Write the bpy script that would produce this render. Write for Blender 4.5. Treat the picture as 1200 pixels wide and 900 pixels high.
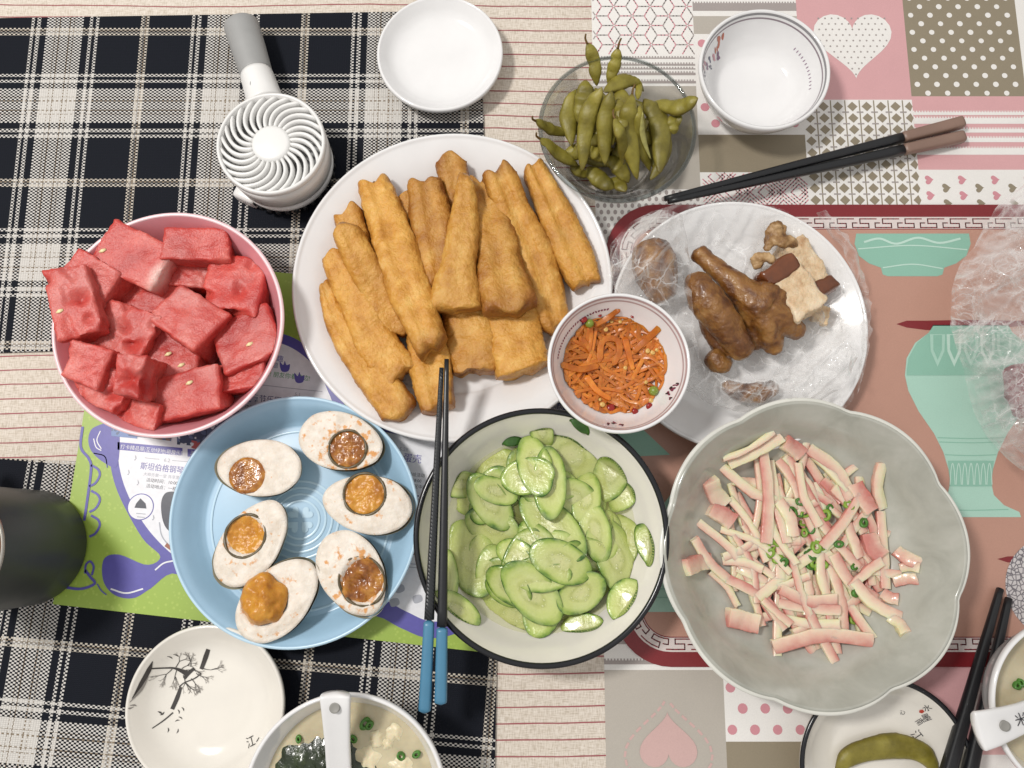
import bpy, math, random
import numpy as np
from mathutils import Vector, noise
random.seed(7); np.random.seed(7)
PI = math.pi
for o in list(bpy.data.objects): bpy.data.objects.remove(o)
SC = bpy.context.scene
COL = SC.collection
# ---------------------------------------------------------------- camera
TILT = math.radians(10); CAMH = 0.565; F = 930.0
cam = bpy.data.cameras.new('camera'); camo = bpy.data.objects.new('camera', cam); COL.objects.link(camo)
camo.location = (0, 0, CAMH); camo.rotation_euler = (TILT, 0, 0)
cam.sensor_width = 36; cam.lens = F/1200*36; cam.clip_start = 0.02; cam.clip_end = 50
SC.camera = camo
# ---------------------------------------------------------------- light of the room
wd = bpy.data.worlds.new('World'); SC.world = wd; wd.use_nodes = True
wn = wd.node_tree; bg = wn.nodes['Background']   # pale ceiling above, darker walls around
tc = wn.nodes.new('ShaderNodeTexCoord'); sx = wn.nodes.new('ShaderNodeSeparateXYZ'); rp = wn.nodes.new('ShaderNodeValToRGB')
wn.links.new(tc.outputs['Generated'], sx.inputs[0]); wn.links.new(sx.outputs[2], rp.inputs[0]); wn.links.new(rp.outputs[0], bg.inputs[0])
rp.color_ramp.elements[0].position = 0.0; rp.color_ramp.elements[0].color = (.34, .32, .30, 1)
rp.color_ramp.elements[1].position = 0.75; rp.color_ramp.elements[1].color = (1.0, .985, .96, 1)
bg.inputs[1].default_value = 0.66
def area(name, loc, target, size, power, color):
    l = bpy.data.lights.new(name, 'AREA'); l.shape = 'DISK'; l.size = size; l.energy = power; l.color = color
    o = bpy.data.objects.new(name, l); COL.objects.link(o); o.location = loc
    o.rotation_euler = (Vector(target)-Vector(loc)).to_track_quat('-Z', 'Y').to_euler()
    return o
area('ceiling_lamp', (-0.72, 0.34, 1.42), (0.0, 0.05, 0), 0.22, 15.5, (1.0, 0.97, 0.93))
SC.view_settings.view_transform = 'Standard'; SC.view_settings.look = 'None'
SC.view_settings.exposure = 0.08; SC.view_settings.gamma = 1.0
SC.render.engine = 'CYCLES'; SC.cycles.use_denoising = True
SC.cycles.max_bounces = 10; SC.cycles.transparent_max_bounces = 24; SC.cycles.sample_clamp_indirect = 4
# ---------------------------------------------------------------- geometry helpers
def at(px, py, z=0.0):
    """point of the table world, at height z, that the photograph shows at px, py"""
    u = (px-600)/F; v = -(py-450)/F
    d = Vector((u, v*math.cos(TILT)+math.sin(TILT), v*math.sin(TILT)-math.cos(TILT)))
    k = (z-CAMH)/d.z
    return np.array((d.x*k, d.y*k, z))
def ppm(px, py, z=0.0): return float(np.linalg.norm(at(px+1, py, z)-at(px-1, py, z))/2)
def S(h):
    h = h.lstrip('#'); r = []
    for i in (0, 2, 4):
        c = int(h[i:i+2], 16)/255
        r.append(c/12.92 if c <= .04045 else ((c+.055)/1.055)**2.4)
    return (*r, 1)
def catmull(P, n, closed=False):
    P = np.array(P, float); m = len(P)
    if m == 2 and not closed:
        t = np.linspace(0, 1, n)[:, None]; return P[0]*(1-t)+P[1]*t
    Q = np.vstack([P[-1:], P, P[:2]]) if closed else np.vstack([2*P[0]-P[1], P, 2*P[-1]-P[-2]])
    segs = m if closed else m-1
    out = []
    for t in np.linspace(0, segs, n, endpoint=not closed):
        i = min(int(t), segs-1); f = t-i
        a, b, c, d = Q[i], Q[i+1], Q[i+2], Q[i+3]
        out.append(.5*((2*b)+(c-a)*f+(2*a-5*b+4*c-d)*f*f+(3*b-a-3*c+d)*f**3))
    return np.array(out)
def nz(p, s, seed=0.0): return noise.noise(Vector((p[0]*s+seed*3.1, p[1]*s-seed*1.7, p[2]*s+seed*.9)))
def wloc(o):
    v = np.zeros(3)
    while o is not None: v = v+np.array(o.location); o = o.parent
    return v
def mesh_obj(name, V, Fc, mats, parent=None, smooth=True, mi=None, attr=None, uv=None, loc=None, sharp=None):
    """one mesh object from world-space vertices; its origin is the base centre, or its parent's origin"""
    me = bpy.data.meshes.new(name); V = np.array(V, float)
    if loc is None:
        if parent is not None: loc = wloc(parent)
        else: loc = np.array((*((V.max(0)+V.min(0))/2)[:2], V[:, 2].min()))
    V = V-np.array(loc)
    me.from_pydata([tuple(v) for v in V], [], [tuple(int(i) for i in f) for f in Fc])
    for m in (mats if isinstance(mats, (list, tuple)) else [mats]): me.materials.append(m)
    if mi is not None: me.polygons.foreach_set('material_index', list(mi))
    me.polygons.foreach_set('use_smooth', [smooth]*len(me.polygons))
    if attr is not None:
        a = me.attributes.new('k', 'FLOAT', 'POINT'); a.data.foreach_set('value', [float(x) for x in attr])
    if uv is not None:
        l = me.uv_layers.new(name='UVMap'); li = np.zeros(len(me.loops), int); me.loops.foreach_get('vertex_index', li)
        l.data.foreach_set('uv', np.array(uv, float)[li].ravel())
    me.update()
    if sharp: me.set_sharp_from_angle(angle=math.radians(sharp))
    o = bpy.data.objects.new(name, me); COL.objects.link(o)
    if parent is not None: o.parent = parent; o.location = np.array(loc)-wloc(parent)
    else: o.location = loc
    return o
def tag(o, label, cat, group=None):
    o['label'] = label; o['category'] = cat
    if group: o['group'] = group
    return o
def empty(name, loc, label, cat, group=None):
    o = bpy.data.objects.new(name, None); o.empty_display_size = .01; COL.objects.link(o); o.location = loc
    return tag(o, label, cat, group)
def grid_faces(n, k, closed=True, base=0):
    Fc = []
    for i in range(n-1):
        for j in range(k if closed else k-1):
            a = base+i*k+j; b = base+i*k+(j+1) % k
            Fc.append((a, b, b+k, a+k))
    return Fc
def lathe(prof, seg=96, fn=None, c=(0, 0, 0)):
    V = []; n = len(prof)
    for r, z in [(max(r, 1e-5) if r > .0006 else 1e-5, z) for r, z in prof]:
        for j in range(seg):
            a = 2*PI*j/seg; rr, zz = (r, z) if fn is None else fn(r, z, a)
            V.append((c[0]+rr*math.cos(a), c[1]+rr*math.sin(a), c[2]+zz))
    return V, grid_faces(n, seg)
def sweep(path, wid, hei, k=16, prof=None, cap=True, up=(0, 0, 1)):
    path = np.array(path, float); n = len(path); wid = np.broadcast_to(wid, n); hei = np.broadcast_to(hei, n)
    T = np.gradient(path, axis=0); T /= np.linalg.norm(T, axis=1)[:, None]+1e-12
    Sd = np.cross(T, np.array(up)); Sd /= np.linalg.norm(Sd, axis=1)[:, None]+1e-12
    U = np.cross(Sd, T)
    V = []
    for i in range(n):
        for j in range(k):
            th = 2*PI*j/k; a, b = (math.cos(th), math.sin(th)) if prof is None else prof(th, i/(n-1))
            V.append(path[i]+Sd[i]*wid[i]*a+U[i]*hei[i]*b)
    Fc = grid_faces(n, k)
    if cap:
        V.append(path[0]); V.append(path[-1]); m = n*k
        for j in range(k):
            Fc.append((m, (j+1) % k, j)); Fc.append((m+1, (n-1)*k+j, (n-1)*k+(j+1) % k))
    return np.array(V), Fc
def ends(n, r0=.1, r1=.1, p=2.0):
    t = np.linspace(0, 1, n); e = np.ones(n)
    for i, x in enumerate(t):
        if x < r0: e[i] *= max(.02, (1-(1-x/r0)**p))**(1/p)
        if 1-x < r1: e[i] *= max(.02, (1-(1-(1-x)/r1)**p))**(1/p)
    return e
def sq(p):   # squarish cross-section
    def f(th, t):
        c, s = math.cos(th), math.sin(th)
        return math.copysign(abs(c)**p, c), math.copysign(abs(s)**p, s)
    return f
def rbox(n=8, r=.12):
    """unit rounded box -1..1: vertices and faces"""
    idx = {}; V = []; Fc = []
    def vid(p):
        key = tuple(np.round(p, 5))
        if key not in idx: idx[key] = len(V); V.append(np.array(p, float))
        return idx[key]
    L = np.linspace(-1, 1, n+1)
    for ax in range(3):
        for s in (-1, 1):
            for i in range(n):
                for j in range(n):
                    q = []
                    for (a, b) in ((i, j), (i+1, j), (i+1, j+1), (i, j+1)):
                        p = [0, 0, 0]; p[ax] = s; p[(ax+1) % 3] = L[a]; p[(ax+2) % 3] = L[b]; q.append(vid(p))
                    Fc.append(tuple(q if s > 0 else q[::-1]))
    out = []
    for p in V:
        q = np.clip(p, -(1-r), 1-r); d = p-q; l = np.linalg.norm(d); out.append(q+d/l*r if l > 0 else p)
    return np.array(out), Fc
RB8 = rbox(10, .1)
def box(c, sx, sy, sz, rot=0, r=.15, n=3):
    V, Fc = rbox(n, r); V = V*np.array((sx, sy, sz))/2
    ca, sa = math.cos(rot), math.sin(rot)
    return np.stack([c[0]+V[:, 0]*ca-V[:, 1]*sa, c[1]+V[:, 0]*sa+V[:, 1]*ca, c[2]+V[:, 2]], 1), Fc
# ---------------------------------------------------------------- material helpers
class M:
    def __init__(s, name):
        s.m = bpy.data.materials.new(name); s.m.use_nodes = True; s.nt = s.m.node_tree
        s.b = s.nt.nodes['Principled BSDF']; s.out = s.nt.nodes['Material Output']
    def n(s, t, **kw):
        x = s.nt.nodes.new(t)
        for k, v in kw.items(): setattr(x, k, v)
        return x
    def l(s, a, b): s.nt.links.new(a, b)
    def val(s, sock, v):
        if isinstance(v, bpy.types.NodeSocket): s.l(v, sock)
        else: sock.default_value = v
    def math(s, op, a, b=0.0, c=0.0):
        x = s.n('ShaderNodeMath', operation=op)
        s.val(x.inputs[0], a); s.val(x.inputs[1], b); s.val(x.inputs[2], c); return x.outputs[0]
    def mix(s, f, a, b, blend='MIX'):
        x = s.n('ShaderNodeMix', data_type='RGBA', blend_type=blend)
        s.val(x.inputs[0], f); s.val(x.inputs[6], a); s.val(x.inputs[7], b); return x.outputs[2]
    def ramp(s, f, stops, interp='LINEAR'):
        x = s.n('ShaderNodeValToRGB'); e = x.color_ramp.elements; x.color_ramp.interpolation = interp
        while len(e) < len(stops): e.new(.5)
        for k, (p, c) in zip(e, stops): k.position = p; k.color = c if len(c) == 4 else (*c, 1)
        s.l(f, x.inputs[0]); return x.outputs[0]
    def coord(s, which='Object'): return s.n('ShaderNodeTexCoord').outputs[which]
    def noise(s, vec, scale, detail=3, rough=.55, w=None, dist=0.0):
        x = s.n('ShaderNodeTexNoise'); x.inputs['Scale'].default_value = scale; x.inputs['Detail'].default_value = detail
        x.inputs['Roughness'].default_value = rough; x.inputs['Distortion'].default_value = dist
        if w is not None: x.noise_dimensions = '4D'; s.val(x.inputs['W'], w)
        s.l(vec, x.inputs['Vector']); return x.outputs[0]
    def vor(s, vec, scale, feature='F1', out='Distance'):
        x = s.n('ShaderNodeTexVoronoi', feature=feature); x.inputs['Scale'].default_value = scale
        s.l(vec, x.inputs['Vector']); return x.outputs[out]
    def rnd(s): return s.n('ShaderNodeObjectInfo').outputs['Random']
    def attr(s, a='k'): return s.n('ShaderNodeAttribute', attribute_name=a).outputs['Fac']
    def bump(s, h, strength=.3, dist=.001, normal=None):
        x = s.n('ShaderNodeBump'); x.inputs['Strength'].default_value = strength; x.inputs['Distance'].default_value = dist
        s.l(h, x.inputs['Height'])
        if normal is not None: s.l(normal, x.inputs['Normal'])
        s.l(x.outputs[0], s.b.inputs['Normal']); return x.outputs[0]
    def base(s, c): s.val(s.b.inputs['Base Color'], c)
    def set(s, rough=None, spec=None, sss=0, sssr=None, coat=0, coatr=.05, trans=0, ior=None, metal=0, alpha=None):
        b = s.b.inputs
        if rough is not None: s.val(b['Roughness'], rough)
        if spec is not None: b['Specular IOR Level'].default_value = spec
        if sss: b['Subsurface Weight'].default_value = sss; b['Subsurface Scale'].default_value = .004; b['Subsurface Radius'].default_value = sssr or (1, .4, .2)
        if coat: b['Coat Weight'].default_value = coat; b['Coat Roughness'].default_value = coatr
        if trans: b['Transmission Weight'].default_value = trans
        if ior: b['IOR'].default_value = ior
        if metal: b['Metallic'].default_value = metal
        if alpha is not None: s.val(b['Alpha'], alpha)
        return s.m
def plain(name, col, rough=.5, var=.06, scale=60, bump=0, bscale=900, **kw):
    """a base colour with faint mottling and fine relief"""
    m = M(name); c = S(col) if isinstance(col, str) else col
    f = m.noise(m.coord(), scale, 4)
    lo = tuple(x*(1-var) for x in c[:3]); hi = tuple(min(1, x*(1+var)) for x in c[:3])
    m.base(m.ramp(f, [(.3, lo), (.7, hi)]))
    if bump: m.bump(m.noise(m.coord(), bscale, 3), bump, .0006)
    return m.set(rough=rough, **kw)
def food(name, stops, scale, rough=.4, bump=.3, bscale=300, bdist=.001, sss=0, sssr=None, var=.12, dist=0, detail=5, **kw):
    m = M(name); co = m.coord(); w = m.math('MULTIPLY', m.rnd(), 17)
    f = m.noise(co, scale, detail, w=w, dist=dist)
    c = m.ramp(f, [(p, S(h)) for p, h in stops])
    v = m.math('MULTIPLY_ADD', m.rnd(), 2*var, 1-var)
    x = m.n('ShaderNodeVectorMath', operation='SCALE'); m.l(c, x.inputs[0]); m.l(v, x.inputs['Scale'])
    m.base(x.outputs[0])
    m.bump(m.noise(co, bscale, 4, w=w), bump, bdist)
    m.set(rough=rough, sss=sss, sssr=sssr, **kw); m.c = x; return m
# ================================================================ flat print
class Print:
    """flat ink on a flat sheet: polygons in thin layers"""
    def __init__(s, z0, step=.00013): s.V = []; s.F = []; s.mi = []; s.m = []; s.z0 = z0; s.step = step; s.zf = None
    def poly(s, P, mat, layer=0):
        if mat not in s.m: s.m.append(mat)
        b = len(s.V); z = s.z0+layer*s.step
        P = [(p[0], p[1]) for p in P]
        A = sum(P[i][0]*P[(i+1) % len(P)][1]-P[(i+1) % len(P)][0]*P[i][1] for i in range(len(P)))
        if A < 0: P = P[::-1]
        for p in P: s.V.append((p[0], p[1], z+(s.zf(p) if s.zf else 0)))
        s.F.append(tuple(range(b, b+len(P)))); s.mi.append(s.m.index(mat))
    def rect(s, x0, y0, x1, y1, mat, layer=0): s.poly([(x0, y0), (x1, y0), (x1, y1), (x0, y1)], mat, layer)
    def disc(s, c, r, mat, layer=0, n=18, ry=None, rot=0):
        ry = ry or r; ca, sa = math.cos(rot), math.sin(rot)
        s.poly([(c[0]+r*math.cos(t)*ca-ry*math.sin(t)*sa, c[1]+r*math.cos(t)*sa+ry*math.sin(t)*ca) for t in np.linspace(0, 2*PI, n, endpoint=False)], mat, layer)
    def line(s, P, w, mat, layer=0):
        P = np.array([p[:2] for p in P], float); T = np.gradient(P, axis=0); T /= np.linalg.norm(T, axis=1)[:, None]+1e-12
        N = np.stack([-T[:, 1], T[:, 0]], 1); w = np.broadcast_to(w, len(P))
        for i in range(len(P)-1):
            s.poly([P[i]-N[i]*w[i]/2, P[i+1]-N[i+1]*w[i+1]/2, P[i+1]+N[i+1]*w[i+1]/2, P[i]+N[i]*w[i]/2], mat, layer)
    def seg(s, a, b, w, mat, layer=0):
        a = np.array(a[:2], float); b = np.array(b[:2], float); d = b-a; d /= np.linalg.norm(d)+1e-12; n = np.array((-d[1], d[0]))*w/2; e = d*w/2
        s.poly([a-n-e, b-n+e, b+n+e, a+n-e], mat, layer)
    def text(s, txt, pos, size, mat, layer=0, rot=0, sx=1.0):
        V, Fc = glyphs(txt)
        if len(V) == 0: return
        if mat not in s.m: s.m.append(mat)
        ca, sa = math.cos(rot), math.sin(rot); b = len(s.V); z = s.z0+layer*s.step
        for v in V:
            x, y = v[0]*size*sx, v[1]*size; p = (pos[0]+x*ca-y*sa, pos[1]+x*sa+y*ca)
            s.V.append((*p, z+(s.zf(p) if s.zf else 0)))
        for f in Fc: s.F.append(tuple(b+i for i in f)); s.mi.append(s.m.index(mat))
    def build(s, name, parent): return mesh_obj(name, s.V, s.F, s.m, parent, smooth=False, mi=s.mi)
_gl = {}
def glyphs(txt):
    if txt not in _gl:
        cu = bpy.data.curves.new('t', 'FONT'); cu.body = txt; cu.size = 1; cu.resolution_u = 3
        o = bpy.data.objects.new('t', cu); COL.objects.link(o)
        me = bpy.data.meshes.new_from_object(o.evaluated_get(bpy.context.evaluated_depsgraph_get()))
        _gl[txt] = ([tuple(v.co) for v in me.vertices], [tuple(p.vertices) if p.normal.z > 0 else tuple(p.vertices)[::-1] for p in me.polygons])
        bpy.data.objects.remove(o); bpy.data.curves.remove(cu); bpy.data.meshes.remove(me)
    return _gl[txt]
def heart(c, s, rot=0):
    P = []
    for t in np.linspace(0, 2*PI, 40, endpoint=False):
        x = 16*math.sin(t)**3/17; y = (13*math.cos(t)-5*math.cos(2*t)-2*math.cos(3*t)-math.cos(4*t))/17
        P.append((c[0]+s*(x*math.cos(rot)-y*math.sin(rot)), c[1]+s*(x*math.sin(rot)+y*math.cos(rot))))
    return P
# ================================================================ tablecloth
def linen():
    m = M('beige_linen'); co = m.coord()
    mp = m.n('ShaderNodeMapping'); mp.inputs['Scale'].default_value = (1, .12, 1); m.l(co, mp.inputs[0])
    mq = m.n('ShaderNodeMapping'); mq.inputs['Scale'].default_value = (.12, 1, 1); m.l(co, mq.inputs[0])
    a = m.noise(mp.outputs[0], 1500, 2); b = m.noise(mq.outputs[0], 1500, 2); f = m.math('MULTIPLY_ADD', m.math('ADD', a, b), .5, 0)
    c = m.ramp(f, [(.38, S('bdb1a2')), (.5, S('d8cec2')), (.62, S('e6ded4'))])
    g = m.noise(co, 14, 3); c = m.mix(m.math('MULTIPLY', g, .28), c, S('c3b29c'))
    m.base(c)
    h = m.math('MULTIPLY_ADD', f, .35, m.math('MULTIPLY', m.noise(co, 30, 4), 4.5))
    m.bump(h, .35, .0012); return m.set(rough=.85, spec=.2)
def ink(name, col, **kw):
    """colour printed on the coated cloth, with its faint weave and soft sheen"""
    m = M(name); co = m.coord(); f = m.noise(co, 1200, 2); g = m.noise(co, 25, 3); c = S(col)
    k = m.math('MULTIPLY_ADD', f, .16, m.math('MULTIPLY_ADD', g, .12, .86))
    x = m.n('ShaderNodeVectorMath', operation='SCALE'); x.inputs[0].default_value = c[:3]; m.l(k, x.inputs['Scale'])
    m.base(x.outputs[0]); m.bump(m.math('MULTIPLY_ADD', f, .3, m.math('MULTIPLY', g, 2)), .25, .0008)
    return m.set(rough=kw.get('rough', .5), spec=kw.get('spec', .35))
LIN = linen()
WHT = ink('cloth_white', 'e9e6e2'); PNK = ink('cloth_pink', 'd5a4a6'); TAU = ink('cloth_taupe', '918672'); GRY = ink('cloth_grey', 'b5aea4')
LPK = ink('cloth_light_pink', 'dfb3b1'); RED = ink('cloth_red_thread', '9e585b'); LGR = ink('cloth_line_grey', 'a39a97'); DPK = ink('cloth_rose', 'cf8f98')
V, Fc = box((0.05, 0.06, -.003), 1.7, 1.3, .006, 0, .002, 1)
V = np.array(V); cloth = mesh_obj('tablecloth', V, Fc, LIN, smooth=False, loc=(0, 0, 0)); cloth['kind'] = 'structure'
pr = Print(.0002)
def X(px, py): return at(px, py)[0]
def Y(px, py): return at(px, py)[1]
XA = at(693, 0)[0]; XB = at(813, 40)[0]; XC = at(933, 10)[0]; XD = at(1063, 60)[0]; XE = at(1196, 60)[0]; XF = XE+(XE-XD)
# thin red woven lines across the linen
y = Y(650, 880)-.17
dy = (Y(650, 60)-Y(650, 880))/49.0
i = 0
while y < .66:
    xs = np.linspace(-.8, XA, 60)
    wv = lambda x: .0011*math.sin(x*21+y*9)+.0012*noise.noise(Vector((x*9, y*5, 1)))+.0007*noise.noise(Vector((x*40, y*30, 4)))
    pr.line([(x, y+wv(x)) for x in xs], [.00085+.0003*noise.noise(Vector((x*60, y*50, 2))) for x in xs], RED, 0)
    y += dy
def stripes(x0, y0, x1, y1, bg, fg, spec, ticks=True):
    pr.rect(x0, y0, x1, y1, bg, 0); h = y1-y0
    for a, b in spec:
        pr.rect(x0, y0+h*a, x1, y0+h*b, fg, 1)
        if ticks:
            n = int((x1-x0)/.0022)
            for q in range(n): pr.rect(x0+q*.0022, y0+h*b, x0+q*.0022+.0011, y0+h*b+.0012, fg, 1)
def dots(x0, y0, x1, y1, bg, fg, sp, r, stag=True, sy=None, ry=None, ph=(0, 0)):
    pr.rect(x0, y0, x1, y1, bg, 0); sy = sy or sp*.866; j = 0; yy = y1-sy*(.5+ph[1])
    while yy > y0+r*.6:
        xx = x0+sp*(.35+ph[0])+(sp/2 if stag and j % 2 else 0)
        while xx < x1-r*.6:
            if xx-r > x0: pr.disc((xx, yy), r*random.uniform(.94, 1.05), fg, 1, 14, ry)
            xx += sp
        yy -= sy; j += 1
# column A, top to bottom
yt = .62
y1 = Y(750, 64)
pr.rect(XA, y1, XB, yt, WHT, 0)
def clipseg(a, b, w, mat, layer, x0, x1, y0, y2):
    for t in np.linspace(0, 1, 4)[:-1]:
        p = np.array(a)+(np.array(b)-a)*t; q = np.array(a)+(np.array(b)-a)*(t+1/3)
        if min(p[0], q[0]) > x0 and max(p[0], q[0]) < x1 and min(p[1], q[1]) > y0 and max(p[1], q[1]) < y2: pr.seg(p, q, w, mat, layer)
lat = .0166
for j in range(-1, 16):
    for q in range(0, 7):
        cx = XA+.003+q*lat*.866; cy = y1+j*lat+(lat/2 if q % 2 else 0)
        for k in range(6):
            a0 = k*PI/3; ra_, rb = .0011, lat/math.sqrt(3)-.0006
            clipseg((cx+ra_*math.cos(a0), cy+ra_*math.sin(a0)), (cx+rb*math.cos(a0), cy+rb*math.sin(a0)), .0009, DPK if (k+q) % 2 else LGR, 1, XA, XB, y1, yt)
stripes(XA, Y(750, 101), XB, y1, WHT, LGR, [(.08, .16), (.34, .42), (.52, .56), (.64, .70), (.86, .90)])
pr.rect(XA, Y(750, 222), XB, Y(750, 101), GRY, 0)
dots(XA, Y(750, 300), XB, Y(750, 222), WHT, LGR, .0052, .0014, True, .0052, .0019)
# column B
stripes(XB, Y(870, 19), XC, yt, WHT, LGR, [(.02, .05), (.08, .13), (.2, .22), (.3, .36)])
pr.rect(XB, Y(870, 40), XC, Y(870, 19), GRY, 0)
dots(XB, Y(870, 158), XC, Y(870, 40), WHT, DPK, .0152, .0033, True, .0135, None, (.05, .1))
pr.rect(XB, Y(870, 202), XC, Y(870, 158), TAU, 0)
y1, y0 = Y(870, 202), Y(870, 262)
pr.rect(XB, y0, XC, y1, WHT, 0)
p = .0062
for q in range(int((XC-XB)/p)+1):
    for j in range(7):
        cx = XB+q*p; cy = y0+j*p; d = 1 if (q//2+j//2) % 2 else -1
        for o in (0, .5):
            clipseg((cx, cy+o*p if d > 0 else cy+p-o*p), (cx+p, cy+p+o*p if d > 0 else cy-o*p), .0009, LPK if o else DPK, 1, XB, XC, y0, y1)
# column C
yh = Y(1000, 117)
pr.rect(XC, yh, XD, yt, PNK, 0)
hc = at(1000, 52); pr.poly(heart(hc+np.array((0, .003, 0)), .0325), WHT, 1)
for j in range(-7, 8):
    for q in range(-7, 8):
        x, yy = q*.0052+(.0026 if j % 2 else 0), j*.0048
        r = math.hypot(x, yy+.004)
        inside = abs(x) < .027 and yy < .021-.1*abs(abs(x)-.014) and yy > -.029+1.02*abs(x)
        if inside: pr.disc((hc[0]+x, hc[1]+.003+yy), .00075, LGR, 2, 8)
y0 = Y(1000, 262)
pr.rect(XC, y0, XD, yh, WHT, 0)
w = (XD-XC)/7.6; ht = w*.86; cx = XC+w*.42
while cx < XD+w*.3:
    cy = yh-ht*.6
    while cy > y0:
        d = w*.36
        P = [(max(XC, min(XD, x)), yv) for x, yv in ((cx-d, cy), (cx, cy-d), (cx+d, cy), (cx, cy+d))]
        pr.poly(P, TAU, 1)
        if cx+w/2 < XD:
            pr.seg((cx+w*.32, cy-ht/2), (cx+w*.68, cy-ht/2), .0011, LGR, 2)
        cy -= ht
    if cx+w/2 < XD: pr.seg((cx+w/2, y0+.001), (cx+w/2, yh-.001), .0009, TAU, 1)
    cx += w
# column D and beyond
dots(XD, Y(1130, 113), XE, yt, TAU, WHT, .0152, .0022, True, .0074)
stripes(XD, Y(1130, 199), XF, Y(1130, 113), PNK, WHT, [(.2, .29), (.37, .43), (.5, .55), (.62, .7), (.74, .78)])
pr.rect(XD, Y(1130, 262), XF, Y(1130, 199), WHT, 0)
for j in range(3):
    for q in range(9):
        x = XD+.007+q*.0125; yy = Y(1130, 211)-j*.0125-(.0065 if q % 2 else 0)
        pr.poly(heart((x, yy), .0038, PI/2+.1), TAU if q % 2 else DPK, 1)
pr.rect(XE, Y(1130, 113), XF, yt, WHT, 0)
# lower edge of the patchwork
XB2 = X(849, 830)
yb = -.36
stripes(XA, Y(780, 785), XB2, Y(780, 720), WHT, LGR, [(.1, .17), (.46, .52), (.58, .61), (.66, .72), (.8, .84), (.92, .95)])
pr.rect(XA, yb, XB2, Y(780, 785), GRY, 0)
FPK = ink('cloth_faded_pink', 'cbaaa5'); hc = at(783, 872); pr.poly(heart(hc, .0205, PI), FPK, 3)
P = heart(hc, .031, PI)
for q in [k for k in range(40) if 2 < k < 18 or 22 < k < 37]: pr.seg(P[q], np.array(P[q])*.6+np.array(P[(q+1) % 40])*.4, .0016, FPK, 1+q % 2)
dots(XB2, Y(900, 869), XC, Y(900, 700), WHT, DPK, .0152, .0034, True, .0135, None, (-.05, -.12))
pr.rect(XB2, yb, XC, Y(900, 869), TAU, 0)
pr.rect(XC, yb, XD, Y(1000, 700), PNK, 0)
pr.rect(XD, Y(1150, 800), XF, Y(1150, 700), PNK, 0)
stripes(XD, yb, XF, Y(1150, 800), WHT, LPK, [(.1+.12*k, .165+.12*k) for k in range(7)], False)
o = pr.build('printed_patchwork', cloth)
# ================================================================ woven check placemats
def plaid(name, sx, sy, ox, oy):
    m = M(name); co = m.coord(); sp = m.n('ShaderNodeSeparateXYZ'); m.l(co, sp.inputs[0])
    nv, wh, cr, br, gr = S('11151f'), S('dcd8d2'), S('d4cbbd'), S('8a7a66'), S('938f8a')
    def seq(c, per, off):
        f = m.math('FRACT', m.math('MULTIPLY_ADD', c, 1/per, off))
        st = [(0, wh), (.030, br), (.036, wh), (.055, br), (.061, wh), (.115, nv), (.155, wh), (.175, nv), (.192, wh), (.212, nv),
              (.475, cr), (.492, gr), (.502, br), (.510, cr), (.527, nv), (.792, wh), (.812, nv), (.828, wh), (.848, nv), (.888, wh), (.942, br), (.948, wh), (.967, br), (.973, wh), (.997, br)]
        return m.ramp(f, st, 'CONSTANT')
    wx = seq(sp.outputs[0], sx, ox); wy = seq(sp.outputs[1], sy, oy)
    # plain weave: each little cell shows either the upright or the crossing thread
    tx, ty = .0017, .00125
    cxf = m.math('MULTIPLY', sp.outputs[0], 1/tx); cyf = m.math('MULTIPLY', sp.outputs[1], 1/ty)
    k = m.math('MODULO', m.math('ABSOLUTE', m.math('ADD', m.math('FLOOR', cxf), m.math('FLOOR', cyf))), 2)
    c = m.mix(k, wx, wy)
    fx = m.math('ABSOLUTE', m.math('SUBTRACT', m.math('FRACT', cxf), .5)); fy = m.math('ABSOLUTE', m.math('SUBTRACT', m.math('FRACT', cyf), .5))
    hgt = m.math('SUBTRACT', 1, m.math('MAXIMUM', fx, fy))
    n2 = m.noise(co, 500, 2); c = m.mix(m.math('MULTIPLY', n2, .22), c, S('6d6a68'), 'MULTIPLY')
    gap = m.ramp(m.math('MAXIMUM', fx, fy), [(.38, (0, 0, 0)), (.48, (.4, .4, .4))]); c = m.mix(gap, c, S('15161b'))
    m.base(c); m.bump(hgt, .5, .0006); return m.set(rough=.7, spec=.15)
def mat_sheet(name, px, rot, z0, z1, mat, label, org):
    C = [at(*p)[:2] for p in px]; n = 24; V = []; Fc = []
    o = np.array(org[:2]); ca, sa = math.cos(-rot), math.sin(-rot)
    for i in range(n+1):
        for j in range(n+1):
            u, v = i/n, j/n; p = (1-u)*(1-v)*C[0]+u*(1-v)*C[1]+u*v*C[2]+(1-u)*v*C[3]
            d = p-o; V.append((d[0]*ca-d[1]*sa, d[0]*sa+d[1]*ca, z1-z0))
    for i in range(n):
        for j in range(n): a = i*(n+1)+j; Fc.append((a, a+n+1, a+n+2, a+1))
    # hem: turn the edge down to the cloth
    ring = [i*(n+1) for i in range(n+1)]+[n*(n+1)+j for j in range(1, n+1)]+[i*(n+1)+n for i in range(n-1, -1, -1)]+[j for j in range(n-1, 0, -1)]
    b = len(V); V += [(V[i][0], V[i][1], 0) for i in ring]
    for q in range(len(ring)): Fc.append((ring[q], b+q, b+(q+1) % len(ring), ring[(q+1) % len(ring)]))
    ob = mesh_obj(name, np.array(V), Fc, mat, smooth=False, loc=(0, 0, 0)); ob.location = (o[0], o[1], z0); ob.rotation_euler = (0, 0, rot)
    return tag(ob, label, 'placemat', 'check placemats')
MZ0, MZ1 = .0010, .0020
PL1 = plaid('navy_check_weave', .1255, .1255, 0, 0)
b0 = at(63, 128)   # a place where the pale bands cross
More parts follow.
